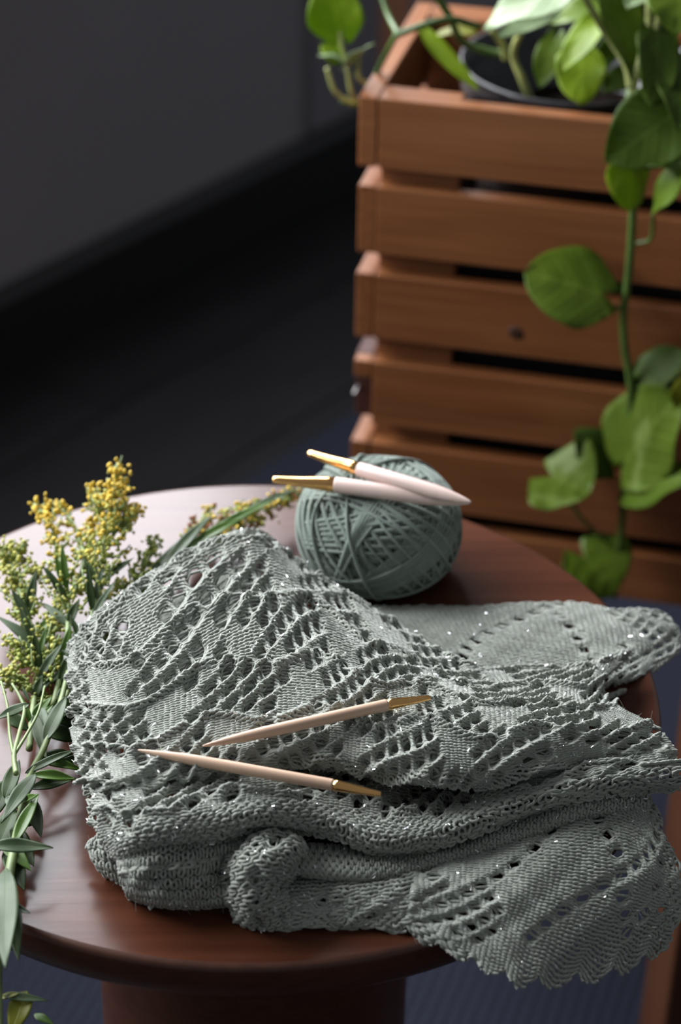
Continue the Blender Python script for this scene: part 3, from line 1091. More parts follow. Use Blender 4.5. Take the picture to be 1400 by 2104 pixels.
upper = Surf([
    [(160, 1385, 0.4), (195, 1300, 0.4), (332, 1198, 0.4), (512, 1114, 0.4), (602, 1180, 0.4), (716, 1246, 0.5), (880, 1350, 0.8), (1010, 1396, 0.9), (1180, 1392, 0.9), (1285, 1358, 0.8)],
    [(152, 1362, 2.6), (190, 1292, 3.6), (330, 1190, 4.6), (510, 1107, 4.8), (605, 1170, 3.8), (718, 1236, 2.9), (880, 1342, 2.3), (1010, 1388, 2.0), (1190, 1384, 1.8), (1290, 1350, 1.2)],
    [(150, 1400, 2.8), (225, 1370, 4.4), (365, 1300, 5.2), (530, 1215, 5.2), (650, 1260, 4.5), (760, 1320, 3.9), (890, 1392, 3.3), (1030, 1424, 2.9), (1170, 1420, 2.5), (1238, 1408, 1.8)],
    [(153, 1470, 2.8), (240, 1455, 4.6), (390, 1405, 5.2), (540, 1350, 5.2), (670, 1370, 4.9), (785, 1405, 4.5), (900, 1432, 4.1), (1035, 1456, 3.7), (1170, 1460, 3.2), (1262, 1458, 2.2)],
    [(162, 1540, 2.6), (250, 1535, 4.5), (395, 1500, 4.9), (540, 1470, 5.0), (680, 1470, 4.9), (795, 1485, 4.8), (905, 1500, 4.6), (1040, 1510, 4.2), (1190, 1505, 3.6), (1335, 1502, 2.4)],
    [(174, 1600, 2.4), (258, 1608, 4.1), (400, 1585, 4.5), (540, 1555, 4.5), (680, 1558, 4.2), (795, 1578, 4.0), (910, 1594, 3.9), (1030, 1588, 3.5), (1200, 1555, 3.0), (1372, 1548, 2.2)],
    [(178, 1612, 1.4), (262, 1620, 3.2), (402, 1596, 3.4), (540, 1566, 3.3), (680, 1566, 2.3), (795, 1580, 2.0), (910, 1594, 1.8), (1030, 1590, 1.6), (1195, 1562, 1.7), (1370, 1556, 1.4)],
], crumple=0.0022, seed=1.0)


def mesh_leaf(m, n, a, b):
    mm, nn = np.mod(m + 2 * n, 9), np.mod(n, 4)
    leaf = ((nn == 1) & (mm >= 1) & (mm <= 4)) | ((nn == 2) & (mm >= 3) & (mm <= 4))
    return ~leaf


def border_leaf(m, n, a, b):
    inner = (np.mod(m, 8) == 0) | (np.mod(n, 5) == 0)
    mesh = (a > 0.44) & (a < 0.80) & (b > 0.0) & (b < 0.34)
    return (inner & (a < 0.84) & (b < 0.93)) | mesh | ((b > 0.80) & (b < 0.95) & (a > 0.2) & (a < 0.86) & (np.mod(m + n, 2) == 0))


knit('upper_fold', upper, SHAWL, 'u', lambda m, n, a, b: m > -9999, R0=0.65, e1=(-0.0062, 0.0072), e2=(0.0116, 0.0022), lift=0.0044, inner=(0.08, 0.80), under=0.015, braid=(0.0340, 0.0060, 0.062, 0.19))

middle = Surf([
    [(176, 1580, 1.6), (266, 1592, 3.0), (402, 1572, 3.2), (540, 1548, 3.2), (680, 1545, 1.4), (795, 1556, 0.8), (910, 1566, 0.7), (1030, 1560, 0.8), (1190, 1520, 1.6), (1340, 1496, 2.0)],
    [(184, 1640, 2.2), (266, 1640, 3.8), (402, 1622, 4.0), (540, 1602, 3.8), (680, 1605, 2.0), (795, 1618, 1.2), (910, 1626, 1.0), (1030, 1610, 1.3), (1200, 1570, 2.4), (1378, 1540, 2.2)],
    [(205, 1698, 2.2), (272, 1680, 3.8), (402, 1662, 4.0), (540, 1640, 4.0), (680, 1650, 3.0), (795, 1672, 2.2), (910, 1672, 1.9), (1045, 1640, 2.1), (1215, 1600, 2.6), (1394, 1575, 2.0)],
    [(238, 1752, 1.8), (285, 1728, 3.3), (402, 1706, 3.6), (540, 1676, 3.7), (680, 1692, 3.0), (795, 1728, 2.5), (910, 1710, 2.4), (1055, 1660, 2.4), (1225, 1614, 2.4), (1394, 1598, 1.8)],
    [(240, 1758, 1.2), (288, 1736, 2.4), (402, 1714, 2.5), (540, 1686, 2.6), (680, 1700, 2.2), (795, 1735, 1.8), (910, 1717, 1.7), (1055, 1667, 1.7), (1222, 1621, 1.7), (1390, 1604, 1.2)],
], crumple=0.0014, seed=2.2)
knit('middle_fold', middle, SHAWL, 'u', lambda m, n, a, b: a < 0.56, R0=0.65, e1=(-0.0062, 0.0072), e2=(0.0116, 0.0022), lift=0.0042, under=0.012, braid=(0.0340, 0.0060, 0.062, 0.19), inner=(0.10, 0.62), garter=lambda a, b: a > 0.60, rib=True)
edging(middle, SHAWL, 'v', 0.86, 0.06, 0.99, amp=0.0016, wl=0.006)
edging(middle, SHAWL, 'u', 0.99, 0.25, 0.95, amp=0.0028, wl=0.007, strands=3)

strip = Surf([
    [(600, 1735, 1.7), (690, 1740, 1.6), (770, 1755, 1.4), (900, 1746, 1.3), (1050, 1696, 1.4), (1200, 1645, 1.6), (1310, 1612, 1.4)],
    [(612, 1768, 1.8), (690, 1778, 1.75), (770, 1785, 1.6), (900, 1762, 1.5), (1050, 1714, 1.5), (1200, 1660, 1.6), (1330, 1630, 1.2)],
    [(620, 1790, 1.6), (690, 1800, 1.5), (770, 1802, 1.4), (900, 1777, 1.3), (1050, 1730, 1.3), (1195, 1677, 1.4), (1335, 1655, 0.9)],
    [(622, 1796, 1.0), (690, 1806, 0.9), (770, 1807, 0.8), (900, 1782, 0.8), (1050, 1736, 0.8), (1195, 1683, 0.8), (1330, 1662, 0.5)],
])
knit('edge_strip', strip, SHAWL, 'v', None, garter=lambda a, b: b > -1, rib=True, under=0.0, spacing=0.85)
edging(strip, SHAWL, 'v', 0.72, 0.0, 1.0, amp=0.0016, wl=0.006)

stack = Surf([
    [(238, 1742, 2.0), (298, 1728, 2.8), (390, 1710, 2.9), (470, 1692, 2.8), (540, 1690, 2.4)],
    [(242, 1772, 1.9), (298, 1766, 2.8), (390, 1752, 2.7), (470, 1738, 2.4), (540, 1730, 2.0)],
    [(248, 1805, 1.3), (300, 1812, 2.0), (390, 1808, 1.8), (470, 1795, 1.5), (540, 1780, 1.2)],
    [(258, 1834, 0.7), (318, 1848, 1.1), (395, 1852, 0.9), (475, 1846, 0.8), (540, 1832, 0.6)],
    [(264, 1842, 0.2), (328, 1860, 0.15), (400, 1864, 0.1), (480, 1857, 0.1), (540, 1845, 0.1)],
], crumple=0.002, seed=3.0)
knit('front_stack', stack, SHAWL, 'v', None, garter=lambda a, b: b > -1)
edging(stack, SHAWL, 'v', 0.97, 0.0, 1.0, amp=0.0018, wl=0.006)
edging(stack, SHAWL, 'v', 0.34, 0.0, 1.0, amp=0.0016, wl=0.006)

nub = Surf([
    [(196, 1722, 1.4), (216, 1704, 1.6), (246, 1712, 1.5)],
    [(188, 1742, 1.1), (218, 1744, 1.6), (252, 1752, 1.4)],
    [(200, 1776, 0.7), (228, 1784, 1.0), (258, 1790, 0.8)],
    [(222, 1800, 0.2), (244, 1814, 0.3), (264, 1824, 0.3)],
], n=40)
knit('corner_tab', nub, SHAWL, 'v', None, garter=lambda a, b: a > -1, under=0.003)
edging(nub, SHAWL, 'u', 0.02, 0.0, 1.0, amp=0.0018, wl=0.006, out=-1.0)

curl = Surf([
    [(484, 1752, 1.2), (522, 1738, 1.8), (566, 1728, 2.0), (612, 1742, 1.6), (622, 1760, 1.0)],
    [(472, 1756, 1.8), (508, 1736, 2.7), (560, 1720, 3.0), (612, 1736, 2.6), (616, 1768, 1.6)],
    [(465, 1790, 1.7), (500, 1778, 2.8), (548, 1766, 3.1), (592, 1772, 2.5), (604, 1790, 1.5)],
    [(468, 1830, 1.1), (500, 1824, 2.2), (542, 1816, 2.3), (574, 1812, 1.5), (580, 1820, 0.8)],
    [(478, 1866, 0.5), (510, 1872, 1.1), (545, 1866, 1.2), (572, 1858, 0.9), (590, 1850, 0.5)],
    [(490, 1886, 0.1), (520, 1898, 0.1), (560, 1904, 0.1), (590, 1904, 0.1), (615, 1900, 0.1)],
], crumple=0.001, seed=5.0)
knit('curled_end', curl, SHAWL, 'u', lambda m, n, a, b: (m + n) % 3 == 0, garter=lambda a, b: b > 0.0, under=0.006, rib=True, R0=0.45)
edging(curl, SHAWL, 'v', 0.985, 0.0, 1.0, amp=0.002, wl=0.006)
edging(curl, SHAWL, 'u', 0.90, 0.1, 0.7, amp=0.0016, wl=0.006)

LOWER = [
    [(560, 1800, 0.6), (630, 1796, 0.7), (700, 1790, 0.8), (775, 1782, 0.8), (850, 1770, 0.8), (1000, 1725, 0.8), (1140, 1668, 0.8), (1270, 1632, 0.8), (1335, 1640, 0.5)],
    [(552, 1838, 0.5), (630, 1836, 0.9), (700, 1832, 1.1), (775, 1824, 1.2), (850, 1812, 1.3), (1000, 1786, 1.3), (1150, 1744, 1.2), (1290, 1712, 0.8), (1362, 1722, 0.2)],
    [(540, 1864, 0.4), (625, 1864, 0.6), (700, 1862, 0.8), (772, 1858, 0.9), (845, 1852, 1.0), (995, 1846, 1.0), (1140, 1830, 0.8), (1300, 1800, 0.2), (1385, 1800, -0.5)],
    [(528, 1882, 0.3), (620, 1885, 0.4), (700, 1884, 0.5), (770, 1883, 0.5), (838, 1884, 0.5), (980, 1908, 0.3), (1115, 1918, 0.0), (1275, 1890, -0.7), (1393, 1860, -1.3)],
    [(512, 1894, 0.15), (615, 1902, 0.2), (700, 1900, 0.2), (768, 1902, 0.2), (832, 1908, 0.2), (966, 1974, -0.5), (1088, 2016, -1.2), (1236, 2002, -1.8), (1358, 1950, -2.2)],
]
lower_left = Surf([r_[:5] for r_ in LOWER], crumple=0.0012, seed=6.0)
knit('lower_edge', lower_left, SHAWL, 'u', lambda m, n, a, b: (a > 0.35) & (a < 0.75) & (np.mod(m, 3) == 0), under=0.0, R0=0.45, lift=0.0012, garter=lambda a, b: a > 0.70, rib=True, r=0.00076, scallop=(0.10, 22.0))
edging(lower_left, SHAWL, 'v', 1.0, 0.0, 1.0, amp=0.0014, wl=0.006)
lower = Surf([r_[4:] for r_ in LOWER], crumple=0.0012, seed=6.0)
knit('lower_layer', lower, SHAWL, 'u', border_leaf, under=0.0, shear=0.42, scallop=(0.07, 24.0), garter=lambda a, b: (a > 0.80) | (b > 0.93), rib=True, r=0.00074, R0=0.56, lift=0.0018, e1=(-0.0056, 0.0066), e2=(0.0086, 0.0040))
edging(lower, SHAWL, 'u', 1.0, 0.3, 1.0, amp=0.0026, wl=0.007, strands=3)

rear = Surf([
    [(715, 1250, 0.25), (850, 1250, 0.3), (1000, 1249, 0.4), (1150, 1241, 0.5), (1270, 1256, 0.4), (1345, 1256, 0.1)],
    [(740, 1280, 0.5), (880, 1288, 0.6), (1015, 1292, 0.6), (1160, 1286, 0.6), (1295, 1296, 0.3), (1388, 1290, -0.4)],
    [(800, 1345, 0.5), (920, 1348, 0.6), (1040, 1350, 0.7), (1175, 1346, 0.6), (1300, 1350, 0.2), (1386, 1342, -0.6)],
    [(860, 1410, 0.5), (980, 1425, 0.6), (1075, 1428, 0.6), (1190, 1425, 0.5), (1282, 1404, 0.3), (1342, 1378, -0.3)],
], crumple=0.0010, seed=8.0)
knit('rear_layer', rear, SHAWL, 'u', shear=0.35, lace=lambda m, n, a, b: (np.mod(m, 9) <= 0) | (np.mod(n, 7) <= 0) | ((b > 0.76) & (np.mod(m, 3) > 0)), under=0.0, R0=0.50, lift=0.0010, e1=(-0.0056, 0.0066), e2=(0.0086, 0.0040))
edging(rear, SHAWL, 'u', 0.99, 0.0, 1.0, amp=0.0026, wl=0.007, strands=3)
edging(rear, SHAWL, 'v', 0.01, 0.0, 1.0, amp=0.0015, wl=0.007, out=-1.0)

# silver filament slivers
A_ = np.concatenate([g[0] for g in GLINT])
B_ = np.concatenate([g[1] for g in GLINT])
N_ = np.concatenate([g[2] for g in GLINT])
T_ = B_ - A_
T_ /= np.linalg.norm(T_, axis=1)[:, None] + 1e-9
J = rng.normal(size=T_.shape) * 0.5
T_ = T_ + J
T_ /= np.linalg.norm(T_, axis=1)[:, None]
W_ = np.cross(T_, N_ + rng.normal(size=T_.shape) * 0.8)
W_ /= np.linalg.norm(W_, axis=1)[:, None] + 1e-9
H_ = np.cross(W_, T_)
c_ = A_ + N_ * 0.00078
ll = rng.uniform(0.0004, 0.0011, size=(len(c_), 1))
ww, hh = 0.00013, 0.00004
corn = []
for sx in (-1, 1):
    for sy, sz in ((-1, -1), (1, -1), (1, 1), (-1, 1)):
        corn.append(c_ + T_ * ll * sx + W_ * ww * sy + H_ * hh * sz)
V = np.stack(corn, 1)
base = (np.arange(len(c_)) * 8)[:, None, None]
F = np.array([(0, 1, 2, 3), (7, 6, 5, 4), (0, 4, 5, 1), (1, 5, 6, 2), (2, 6, 7, 3), (3, 7, 4, 0)])[None] + base
g = link('silver_thread', mesh_np('silver_thread', V.reshape(-1, 3), F.reshape(-1, 4), 'silver_lurex', False), SHAWL)
g['kind'] = 'stuff'

# loose fibres standing off the yarn
nh = 3200
pick = rng.integers(0, len(A_), size=nh)
hd = N_[pick] * 0.8 + rng.normal(size=(nh, 3)) * 0.7
hd /= np.linalg.norm(hd, axis=1)[:, None]
bend = rng.normal(size=(nh, 3)) * 0.9
hl = rng.uniform(0.0015, 0.0042, size=(nh, 1))
st_ = np.linspace(0, 1, 5)
HC = np.stack([A_[pick] + hd * hl * q + bend * hl * q * q * 0.6 for q in st_], 1)
V, F, ply = rings(HC, np.repeat(np.cross(hd, bend)[:, None, :], 5, 1) + 1e-6, 0.000045, 3, 1.0)
g = link('yarn_fibres', mesh_np('yarn_fibres', V, F, 'shawl_yarn', True, ply), SHAWL)
g['kind'] = 'stuff'

# ------------------------------------------------------------------ ball of yarn
BR, BHt = 0.0420, 0.056
bc = at(776, 1173, 0.0)
ball = thing('yarn_ball', 'squat wound ball of green yarn standing behind the shawl', 'yarn ball', loc=(bc[0], bc[1], TT))


def ballp(D, off):
    """push unit directions out to the squat rounded shape of the ball"""
    ex = 2.9
    x, y, z = D[..., 0] / BR, D[..., 1] / BR, D[..., 2] / (BHt / 2)
    rad = np.sqrt(x * x + y * y)
    s = (rad ** ex + np.abs(z) ** ex) ** (-1 / ex)
    return D * (s + off)[..., None] + np.array([0, 0, BHt / 2])


V0, F0 = ico(5)
core = ballp(V0, np.full(len(V0), -0.0062))
link('ball_core', mesh_np('ball_core', core, F0, 'ball_yarn', True, np.full(len(core), 0.1)), ball)
nl, npnt = 168, 72
th = np.linspace(0, 2 * math.pi, npnt)
Cs, Ns = [], []
for i in range(nl):
    band = i // 7
    az = band * 2.399 + (i % 7) * 0.075
    tilt = math.radians((62, 50, 70, 40, 58, 26)[band % 6]) + (i % 7) * 0.015
    ax = np.array([math.cos(az), math.sin(az), 0])
    ay = np.array([-math.sin(az) * math.cos(tilt), math.cos(az) * math.cos(tilt), math.sin(tilt)])
    off_c = (i % 7 - 3) * 0.085
    nax = np.cross(ax, ay)
    D = np.cos(th)[:, None] * ax + np.sin(th)[:, None] * ay + nax * off_c
    D /= np.linalg.norm(D, axis=1)[:, None]
    lev = -0.0044 + 0.0048 * (i / nl)
    p = ballp(D, lev + 0.0004 * np.sin(3 * th + i))
    Cs.append(p)
    Ns.append(D)
V, F, ply = rings(np.stack(Cs), np.stack(Ns), 0.00105, 6, 0.0036)
V[:, 2] = np.maximum(V[:, 2], 0.0002)
o = link('yarn_windings', mesh_np('yarn_windings', V, F, 'ball_yarn', True, ply), ball)
o['kind'] = 'stuff'
# single strands that lie loose across the side
Cs, Ns = [], []
for az, tilt, oc in ((0.12, 0.50, 0.0), (0.6, 1.05, 0.10), (2.2, 0.95, 0.15), (1.4, 1.2, -0.1)):
    ax = np.array([math.cos(az), math.sin(az), 0])
    ay = np.array([-math.sin(az) * math.cos(tilt), math.cos(az) * math.cos(tilt), math.sin(tilt)])
    D = np.cos(th)[:, None] * ax + np.sin(th)[:, None] * ay + np.cross(ax, ay) * oc
    D /= np.linalg.norm(D, axis=1)[:, None]
    Cs.append(ballp(D, 0.0014 + 0.0006 * np.sin(th * 2)))
    Ns.append(D)
V, F, ply = rings(np.stack(Cs), np.stack(Ns), 0.00095, 8, 0.0036)
V[:, 2] = np.maximum(V[:, 2], 0.0002)
o = link('loose_strand', mesh_np('loose_strand', V, F, 'ball_yarn', True, ply), ball)


# ------------------------------------------------------------------ knitting needles
def needle(label, tip, joint, end, rad, mat, grp=None):
    """tip, joint, end: (px, py, height above the table); wooden shaft with tapered tip, flattened gold end"""
    T, Jn, E_ = (at(*q) for q in (tip, joint, end))
    root = thing('knitting_needle', label, 'knitting needle', grp, loc=Jn)
    ax = T - Jn
    L = np.linalg.norm(ax)
    ax /= L
    x = Vector(ax)
    up = Vector((0, 0, 1))
    y = up.cross(x).normalized()
    z = x.cross(y)
    root.matrix_world = Matrix(((x.x, y.x, z.x, Jn[0]), (x.y, y.y, z.y, Jn[1]), (x.z, y.z, z.z, Jn[2]), (0, 0, 0, 1)))
    n = 24
    prof = [(-0.0, rad * 0.93), (0.0008, rad), (L * 0.55, rad), (L * 0.68, rad * 0.96), (L * 0.78, rad * 0.84), (L * 0.88, rad * 0.60), (L * 0.95, rad * 0.36), (L * 0.985, rad * 0.2), (L * 0.996, rad * 0.12), (L, 0.00005)]
    V = [(p, r_ * math.cos(2 * math.pi * k / n), r_ * math.sin(2 * math.pi * k / n)) for p, r_ in prof for k in range(n)]
    F = [(i * n + k, i * n + (k + 1) % n, (i + 1) * n + (k + 1) % n, (i + 1) * n + k) for i in range(len(prof) - 1) for k in range(n)]
    F.append(tuple(range(n - 1, -1, -1)))
    MB().add(V, F).build('shaft', mat, root)
    e = root.matrix_world.inverted() @ Vector(E_)
    Le = e.length
    ed = np.array(e / Le)
    V = []
    pr = [(0.0, 0.93, 0.93), (0.10, 0.95, 0.95), (0.14, 0.90, 0.90), (0.30, 0.88, 0.80), (0.55, 0.82, 0.60), (0.78, 0.66, 0.50), (0.90, 0.56, 0.46), (0.975, 0.52, 0.42), (1.0, 0.40, 0.30)]
    yy = np.array([0, 1, 0.0])
    yy = yy - ed * yy[1] * ed[1]
    yy /= np.linalg.norm(yy)
    zz = np.cross(ed, yy)
    for p, a, b in pr:
        for k in range(n):
            an = 2 * math.pi * k / n
            V.append(ed * (p * Le) + yy * (rad * a * math.cos(an)) + zz * (rad * b * math.sin(an)))
    F = [(i * n + k, (i + 1) * n + k, (i + 1) * n + (k + 1) % n, i * n + (k + 1) % n) for i in range(len(pr) - 1) for k in range(n)]
    F.append(tuple(range(n)))
    F.append(tuple((len(pr) - 1) * n + k for k in range(n - 1, -1, -1)))
    fr = MB().add(V, F).build('ferrule', 'gold_metal', root)
    fr['label'] = 'flattened gold metal end'
    return root


needle('pale wooden knitting needle with gold end pointing up right on the shawl', (416, 1533, 0.0555), (796, 1448, 0.0555), (884, 1433, 0.0548), 0.00272, 'needle_wood')
needle('pale wooden knitting needle with gold end nearest the front of the shawl', (283, 1541, 0.0520), (685, 1613, 0.0490), (783, 1632, 0.0470), 0.00262, 'needle_wood')
needle('thick wooden needle with painted pink window sheen lying lower across the yarn ball', (966, 1034, 0.0610), (688, 996, 0.0610), (560, 985, 0.0615), 0.0041, 'sheen_needle_wood')
needle('thick wooden needle with painted pink window sheen crossing behind the other atop the yarn ball', (969, 1032, 0.0670), (737, 964, 0.0660), (634, 930, 0.0660), 0.0039, 'sheen_needle_wood')


# ------------------------------------------------------------------ goldenrod sprigs
def path_px(pts, n=40):
    return at_arr(catmull(np.array([(a, b, c / 100) for a, b, c in pts], float), n))


def sprig(label, pts, r=0.0017, zone=None, nbr=20, brl=0.020, tipcol='yellow', leaves=(), small=0, name='goldenrod_sprig', extra=(), seed=0, grp='goldenrod sprigs', stemmat='stem_green', dens=1.0):
    """stem through photo points, branchlets with bud clusters in zone, lance shaped leaves"""
    rd_ = random.Random(seed)
    P = path_px(pts, 50)
    root = thing(name, label, 'flower', grp, loc=P[0])
    inv = -P[0]
    mb = MB().tube(P + inv, np.linspace(r, r * 0.5, len(P)), 8)
    mb.build('stem', stemmat, root)
    for e in extra:
        Q = path_px(e, 20)
        MB().tube(Q + inv, np.linspace(r * 0.7, r * 0.4, len(Q)), 6).build('side_stem', stemmat, root)
    buds = {'green': ([], []), 'lime': ([], []), 'yellow': ([], []), 'brown': ([], [])}
    tw = MB()
    paths = []
    if zone:
        paths.append((P, zone[0], zone[1], nbr, brl))
        for e in extra:
            paths.append((path_px(e, 30), 0.25, 1.0, max(5, int(nbr * 0.45)), brl * 0.6))
    for Pp, z0, z1, nb_, bl in paths:
        for i in range(nb_):
            f = z0 + (z1 - z0) * (i + 0.5) / nb_
            j = min(len(Pp) - 2, int(f * (len(Pp) - 1)))
            b0 = Pp[j]
            T = Pp[j + 1] - Pp[j]
            T /= np.linalg.norm(T)
            side = np.cross(T, np.array([0, 0, 1.0]))
            side /= np.linalg.norm(side)
            up = np.cross(side, T)
            an = i * 2.4 + rd_.uniform(-0.4, 0.4)
            out = side * math.cos(an) + up * math.sin(an)
            ln = bl * (1.05 - 0.75 * ((f - z0) / (z1 - z0))) * rd_.uniform(0.7, 1.2)
            tip = b0 + T * ln * 0.75 + out * ln * 0.75
            tip[2] = max(tip[2], TT + 0.003)
            mid = b0 + T * ln * 0.25 + out * ln * 0.5
            mid[2] = max(mid[2], TT + 0.003)
            Q = catmull(np.array([b0, mid, tip]), 8)
            tw.tube(Q + inv, np.linspace(0.0007, 0.0004, 8), 5)
            nbud = max(5, int(ln / 0.00072 * dens))
            for k in range(nbud):
                s = 0.12 + 0.88 * k / nbud
                q = Q[min(7, int(s * 7))] + np.array([rd_.gauss(0, 1), rd_.gauss(0, 1), rd_.gauss(0, 1)]) * 0.0015
                q[2] = max(q[2], TT + 0.0015)
                prog = (f - z0) / (z1 - z0) * 0.75 + s * 0.35 + rd_.uniform(-0.25, 0.25)
                if tipcol == 'yellow':
                    c = 'yellow' if prog > 0.58 else ('lime' if prog > 0.30 else 'green')
                elif tipcol == 'lime':
                    c = 'lime' if prog > 0.45 else 'green'
                elif tipcol == 'brown':
                    u_ = rd_.random()
                    c = 'brown' if u_ < 0.32 else ('yellow' if u_ < 0.62 else ('lime' if u_ < 0.75 else 'green'))
                else:
                    c = 'green' if rd_.random() < 0.75 else 'lime'
                buds[c][0].append(q + inv)
                buds[c][1].append(rd_.uniform(0.0007, 0.00125) * (1.2 if c == 'yellow' else 1.0))
    if tw.v:
        o = tw.build('twigs', stemmat, root)
        o['kind'] = 'stuff'
    for c, (pp, rr) in buds.items():
        if pp:
            o = blobs({'green': 'green_buds', 'lime': 'lime_buds', 'yellow': 'yellow_florets', 'brown': 'brown_florets'}[c], pp, rr,
                      {'green': 'bud_green', 'lime': 'bud_lime', 'yellow': 'floret_yellow', 'brown': 'floret_brown'}[c], root, squash=(1, 0.75, 1.35))
            o['kind'] = 'stuff'
    for i, lf in enumerate(leaves):
        (bx_, by_, bh), (tx, ty, th_), w_, mat = lf[:4]
        kw = lf[4] if len(lf) > 4 else {}
        B = at(bx_, by_, bh / 100)
        T_ = at(tx, ty, th_ / 100)
        kw = dict(kw)
        face = kw.pop('face', None)
        fv = (RT * face[0] + UP * face[1] - FW * face[2]) if face else np.array([0, 0, 1.0]) - FW * 0.6
        kw.setdefault('fold', 0.25)
        kw.setdefault('droop', 0.12)
        kw.setdefault('ripple', 0.05)
        o = place_leaf('leaf', B, T_, pxw(w_, B), mat, root, fv, False, seed=seed * 50 + i, thick=0.0005, **kw)
        o.location = Vector(o.location) + Vector(inv)
    for i in range(small):
        f = rd_.uniform(0.05, 0.5)
        j = min(len(P) - 2, int(f * (len(P) - 1)))
        T = P[j + 1] - P[j]
        T /= np.linalg.norm(T)
        an = rd_.uniform(0, 6.28)
        side = np.cross(T, np.array([0, 0, 1.0]))
        up = np.cross(side, T)
        dv = T * 0.8 + side * math.cos(an) * 0.7 + up * abs(math.sin(an)) * 0.6
        ln = rd_.uniform(0.012, 0.026)
        B = P[j]
        T_ = B + dv / np.linalg.norm(dv) * ln
        T_[2] = max(T_[2], TT + 0.003)
        o = place_leaf('leaf', B, T_, rd_.uniform(0.003, 0.0055), rd_.choice(['grey_green_leaf', 'bright_leaf', 'dark_leaf']), root, np.array([0, 0, 1.0]) - FW * 0.5, False, seed=seed * 70 + i, fold=0.3, droop=0.2, thick=0.0004)
        o.location = Vector(o.location) + Vector(inv)
    return root


G, Br, Dk, Yl = 'grey_green_leaf', 'bright_leaf', 'dark_leaf', 'yellow_leaf'
sprig('tallest goldenrod sprig with a bright yellow plume rising above the table edge',
      [(120, 1470, 1.0), (165, 1360, 1.8), (195, 1240, 2.8), (215, 1130, 3.8), (232, 1040, 5.0), (242, 952, 6.0)], zone=(0.40, 1.0), nbr=46, brl=0.017, tipcol='yellow', small=9, seed=1,
      extra=[[(222, 1090, 4.2), (205, 1040, 4.6), (192, 1006, 4.8)], [(225, 1110, 4.0), (255, 1070, 4.3), (280, 1045, 4.4)]])
sprig('goldenrod sprig with pale yellow arching tips left of the tallest plume',
      [(110, 1450, 0.9), (135, 1340, 1.8), (140, 1240, 2.6), (125, 1150, 3.2), (105, 1075, 3.8), (70, 1036, 4.0)], zone=(0.35, 1.0), nbr=34, brl=0.014, tipcol='yellow', small=8, seed=2,
      extra=[[(150, 1230, 2.6), (172, 1140, 3.3), (140, 1060, 3.9), (95, 1030, 4.2)], [(160, 1210, 2.6), (182, 1130, 3.2), (186, 1070, 3.6)]], dens=0.8)
sprig('green goldenrod sprig with lime buds at the left edge of the picture',
      [(85, 1440, 0.8), (75, 1340, 1.6), (55, 1260, 2.2), (25, 1180, 2.8), (2, 1125, 3.2)], zone=(0.2, 1.0), nbr=34, brl=0.017, tipcol='lime', small=8, seed=3,
      extra=[[(60, 1270, 2.2), (40, 1200, 2.8), (70, 1165, 3.0), (95, 1200, 2.8)], [(30, 1190, 2.8), (25, 1140, 3.2), (48, 1126, 3.3)]])
sprig('short green goldenrod sprig tucked between tall plume and shawl',
      [(150, 1400, 0.7), (205, 1310, 1.4), (265, 1220, 2.0), (305, 1150, 2.6), (318, 1105, 2.8)], zone=(0.25, 0.98), nbr=34, brl=0.015, tipcol='green', small=6, seed=4)
sprig('long goldenrod sprig reaching right towards the yarn ball with browned florets',
      [(190, 1350, 0.6), (300, 1205, 1.0), (395, 1122, 1.5), (500, 1062, 1.8), (622, 1012, 1.8)], zone=(0.50, 1.0), nbr=46, brl=0.017, tipcol='brown', small=0, seed=5,
      leaves=[((380, 1128, 2.6), (505, 1060, 2.8), 24, Br), ((330, 1172, 2.4), (436, 1056, 3.2), 26, G), ((430, 1096, 2.6), (565, 1026, 2.8), 20, Br), ((330, 1170, 2.6), (470, 1104, 2.8), 24, Br), ((500, 1054, 2.6), (612, 1004, 2.6), 16, G), ((290, 1200, 2.2), (400, 1090, 2.9), 22, G)])
sprig('slim goldenrod twig with one bud above the shawl peak',
      [(330, 1195, 0.9), (385, 1130, 1.2), (415, 1080, 1.6), (436, 1038, 1.8)], r=0.0012, zone=(0.35, 1.0), nbr=14, brl=0.009, tipcol='brown', small=0, seed=6)
sprig('leafy goldenrod sprig with lime buds lying lower at far left',
      [(60, 1540, 0.6), (70, 1440, 1.0), (85, 1370, 1.4), (110, 1300, 1.8), (120, 1240, 2.2)], zone=(0.25, 1.0), nbr=30, brl=0.017, tipcol='lime', small=8, seed=7,
      extra=[[(85, 1390, 1.3), (45, 1350, 1.6), (15, 1310, 2.0)], [(80, 1420, 1.2), (30, 1400, 1.3), (0, 1380, 1.4)], [(100, 1400, 1.2), (135, 1370, 1.4), (150, 1330, 1.8)]])
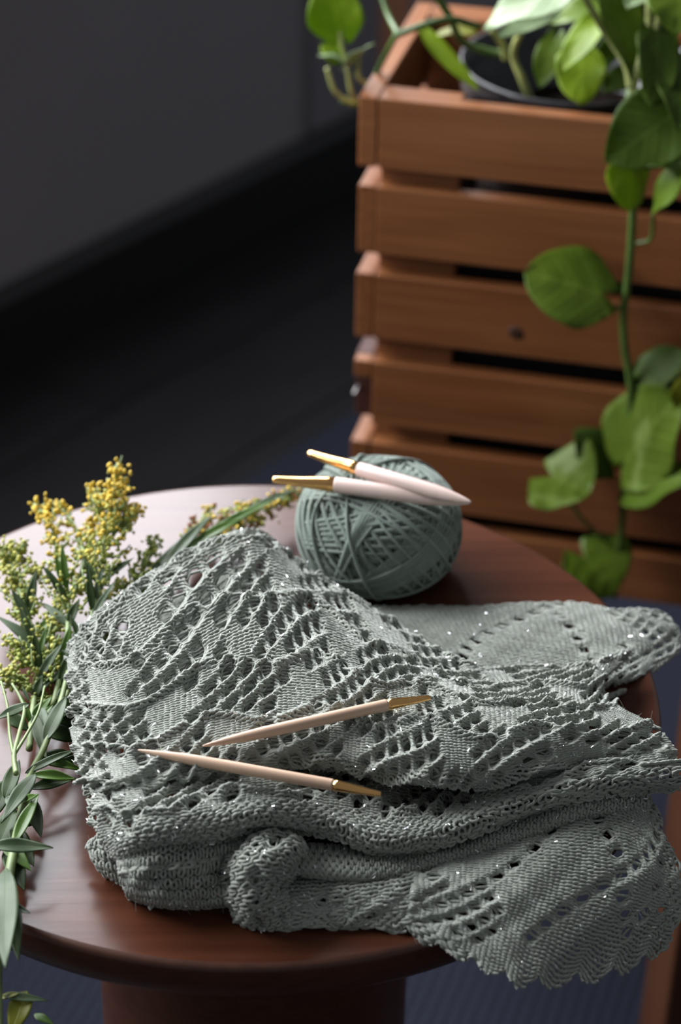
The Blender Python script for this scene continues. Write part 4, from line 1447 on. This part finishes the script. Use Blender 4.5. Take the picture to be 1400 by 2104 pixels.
sprig('thick pale goldenrod stalk with long leaves along the left table edge',
      [(2, 1905, 0.6), (22, 1780, 1.0), (42, 1680, 1.3), (60, 1600, 1.6), (92, 1532, 1.9), (125, 1440, 1.9), (150, 1340, 1.7)], r=0.0024, seed=8, small=0,
      leaves=[((72, 1590, 1.9), (2, 1690, 1.6), 34, G, dict(fold=0.15)), ((66, 1592, 1.7), (156, 1600, 1.4), 24, Br, dict(fold=0.5)), ((62, 1620, 1.5), (150, 1602, 1.2), 26, Dk, dict(fold=0.2)),
              ((52, 1588, 1.8), (158, 1540, 1.6), 20, G, dict(fold=0.3)), ((80, 1560, 1.7), (170, 1582, 1.2), 22, Br, dict(fold=0.4)), ((92, 1522, 2.0), (138, 1428, 2.3), 34, G, dict(fold=0.2)),
              ((45, 1650, 1.4), (78, 1632, 2.2), 18, Br, dict(fold=0.5)), ((30, 1730, 1.4), (80, 1630, 1.8), 28, Br, dict(fold=0.3)), ((-20, 1738, 2.0), (110, 1742, 1.6), 34, G, dict(fold=0.25)),
              ((25, 1700, 1.2), (70, 1780, 0.7), 40, Dk), ((5, 1730, 1.2), (64, 1788, 0.8), 34, Br, dict(fold=0.4)), ((12, 1785, 1.2), (10, 1990, 1.4), 56, G, dict(fold=0.1)), ((22, 1830, 1.0), (38, 1975, 0.6), 36, Dk),
              ((20, 1860, 1.0), (62, 1876, 1.0), 16, G, dict(fold=0.3)), ((95, 1500, 1.6), (160, 1520, 1.0), 40, Dk), ((30, 1660, 1.0), (-10, 1760, 1.0), 40, Dk), ((100, 1480, 1.5), (165, 1440, 1.0), 40, Dk),
              ((60, 1640, 1.0), (85, 1720, 0.6), 34, Dk), ((10, 1640, 1.0), (40, 1560, 1.0), 34, Dk), ((20, 1600, 0.8), (-12, 1680, 0.6), 40, Dk), ((120, 1440, 1.4), (165, 1400, 0.9), 34, Dk), ((110, 1470, 1.2), (172, 1490, 0.6), 40, Dk), ((85, 1560, 0.9), (165, 1560, 0.5), 44, Dk), ((30, 1680, 0.8), (75, 1690, 0.5), 40, Dk), ((15, 1740, 0.8), (50, 1830, 0.5), 44, Dk), ((10, 1640, 1.2), (55, 1660, 1.2), 30, G)])
sprig('cut goldenrod twig forking into three thin stems over the pale stalk',
      [(33, 1590, 2.6), (29, 1552, 2.6), (40, 1505, 2.7), (50, 1460, 2.8), (40, 1430, 2.9), (25, 1405, 3.0)], r=0.0013, seed=9, small=0,
      extra=[[(28, 1552, 2.6), (20, 1510, 2.7), (15, 1450, 2.8), (2, 1400, 2.9)], [(31, 1548, 2.6), (60, 1500, 2.7), (80, 1460, 2.8), (92, 1410, 2.9)]],
      leaves=[((60, 1446, 2.9), (-10, 1478, 2.7), 24, G, dict(fold=0.15)), ((70, 1470, 1.6), (95, 1560, 1.2), 28, Dk), ((15, 1470, 1.6), (60, 1500, 1.2), 34, Dk), ((60, 1440, 2.8), (45, 1410, 3.2), 8, G), ((85, 1455, 1.6), (92, 1500, 1.4), 24, G)])
sprig('yellowing goldenrod leaf cluster hanging below the table edge at lower left',
      [(-2, 1925, 0.2), (-4, 1985, -1.0), (-2, 2050, -2.0), (2, 2110, -3.0)], r=0.0022, seed=10, small=0,
      leaves=[((8, 2046, -2.0), (100, 2056, -2.2), 18, G, dict(fold=0.3)), ((55, 2036, -2.0), (22, 2125, -3.0), 50, Yl, dict(fold=0.2)), ((70, 2084, -3), (110, 2104, -3), 18, Br), ((2, 2050, -2.2), (40, 2040, -1.8), 14, Yl)])
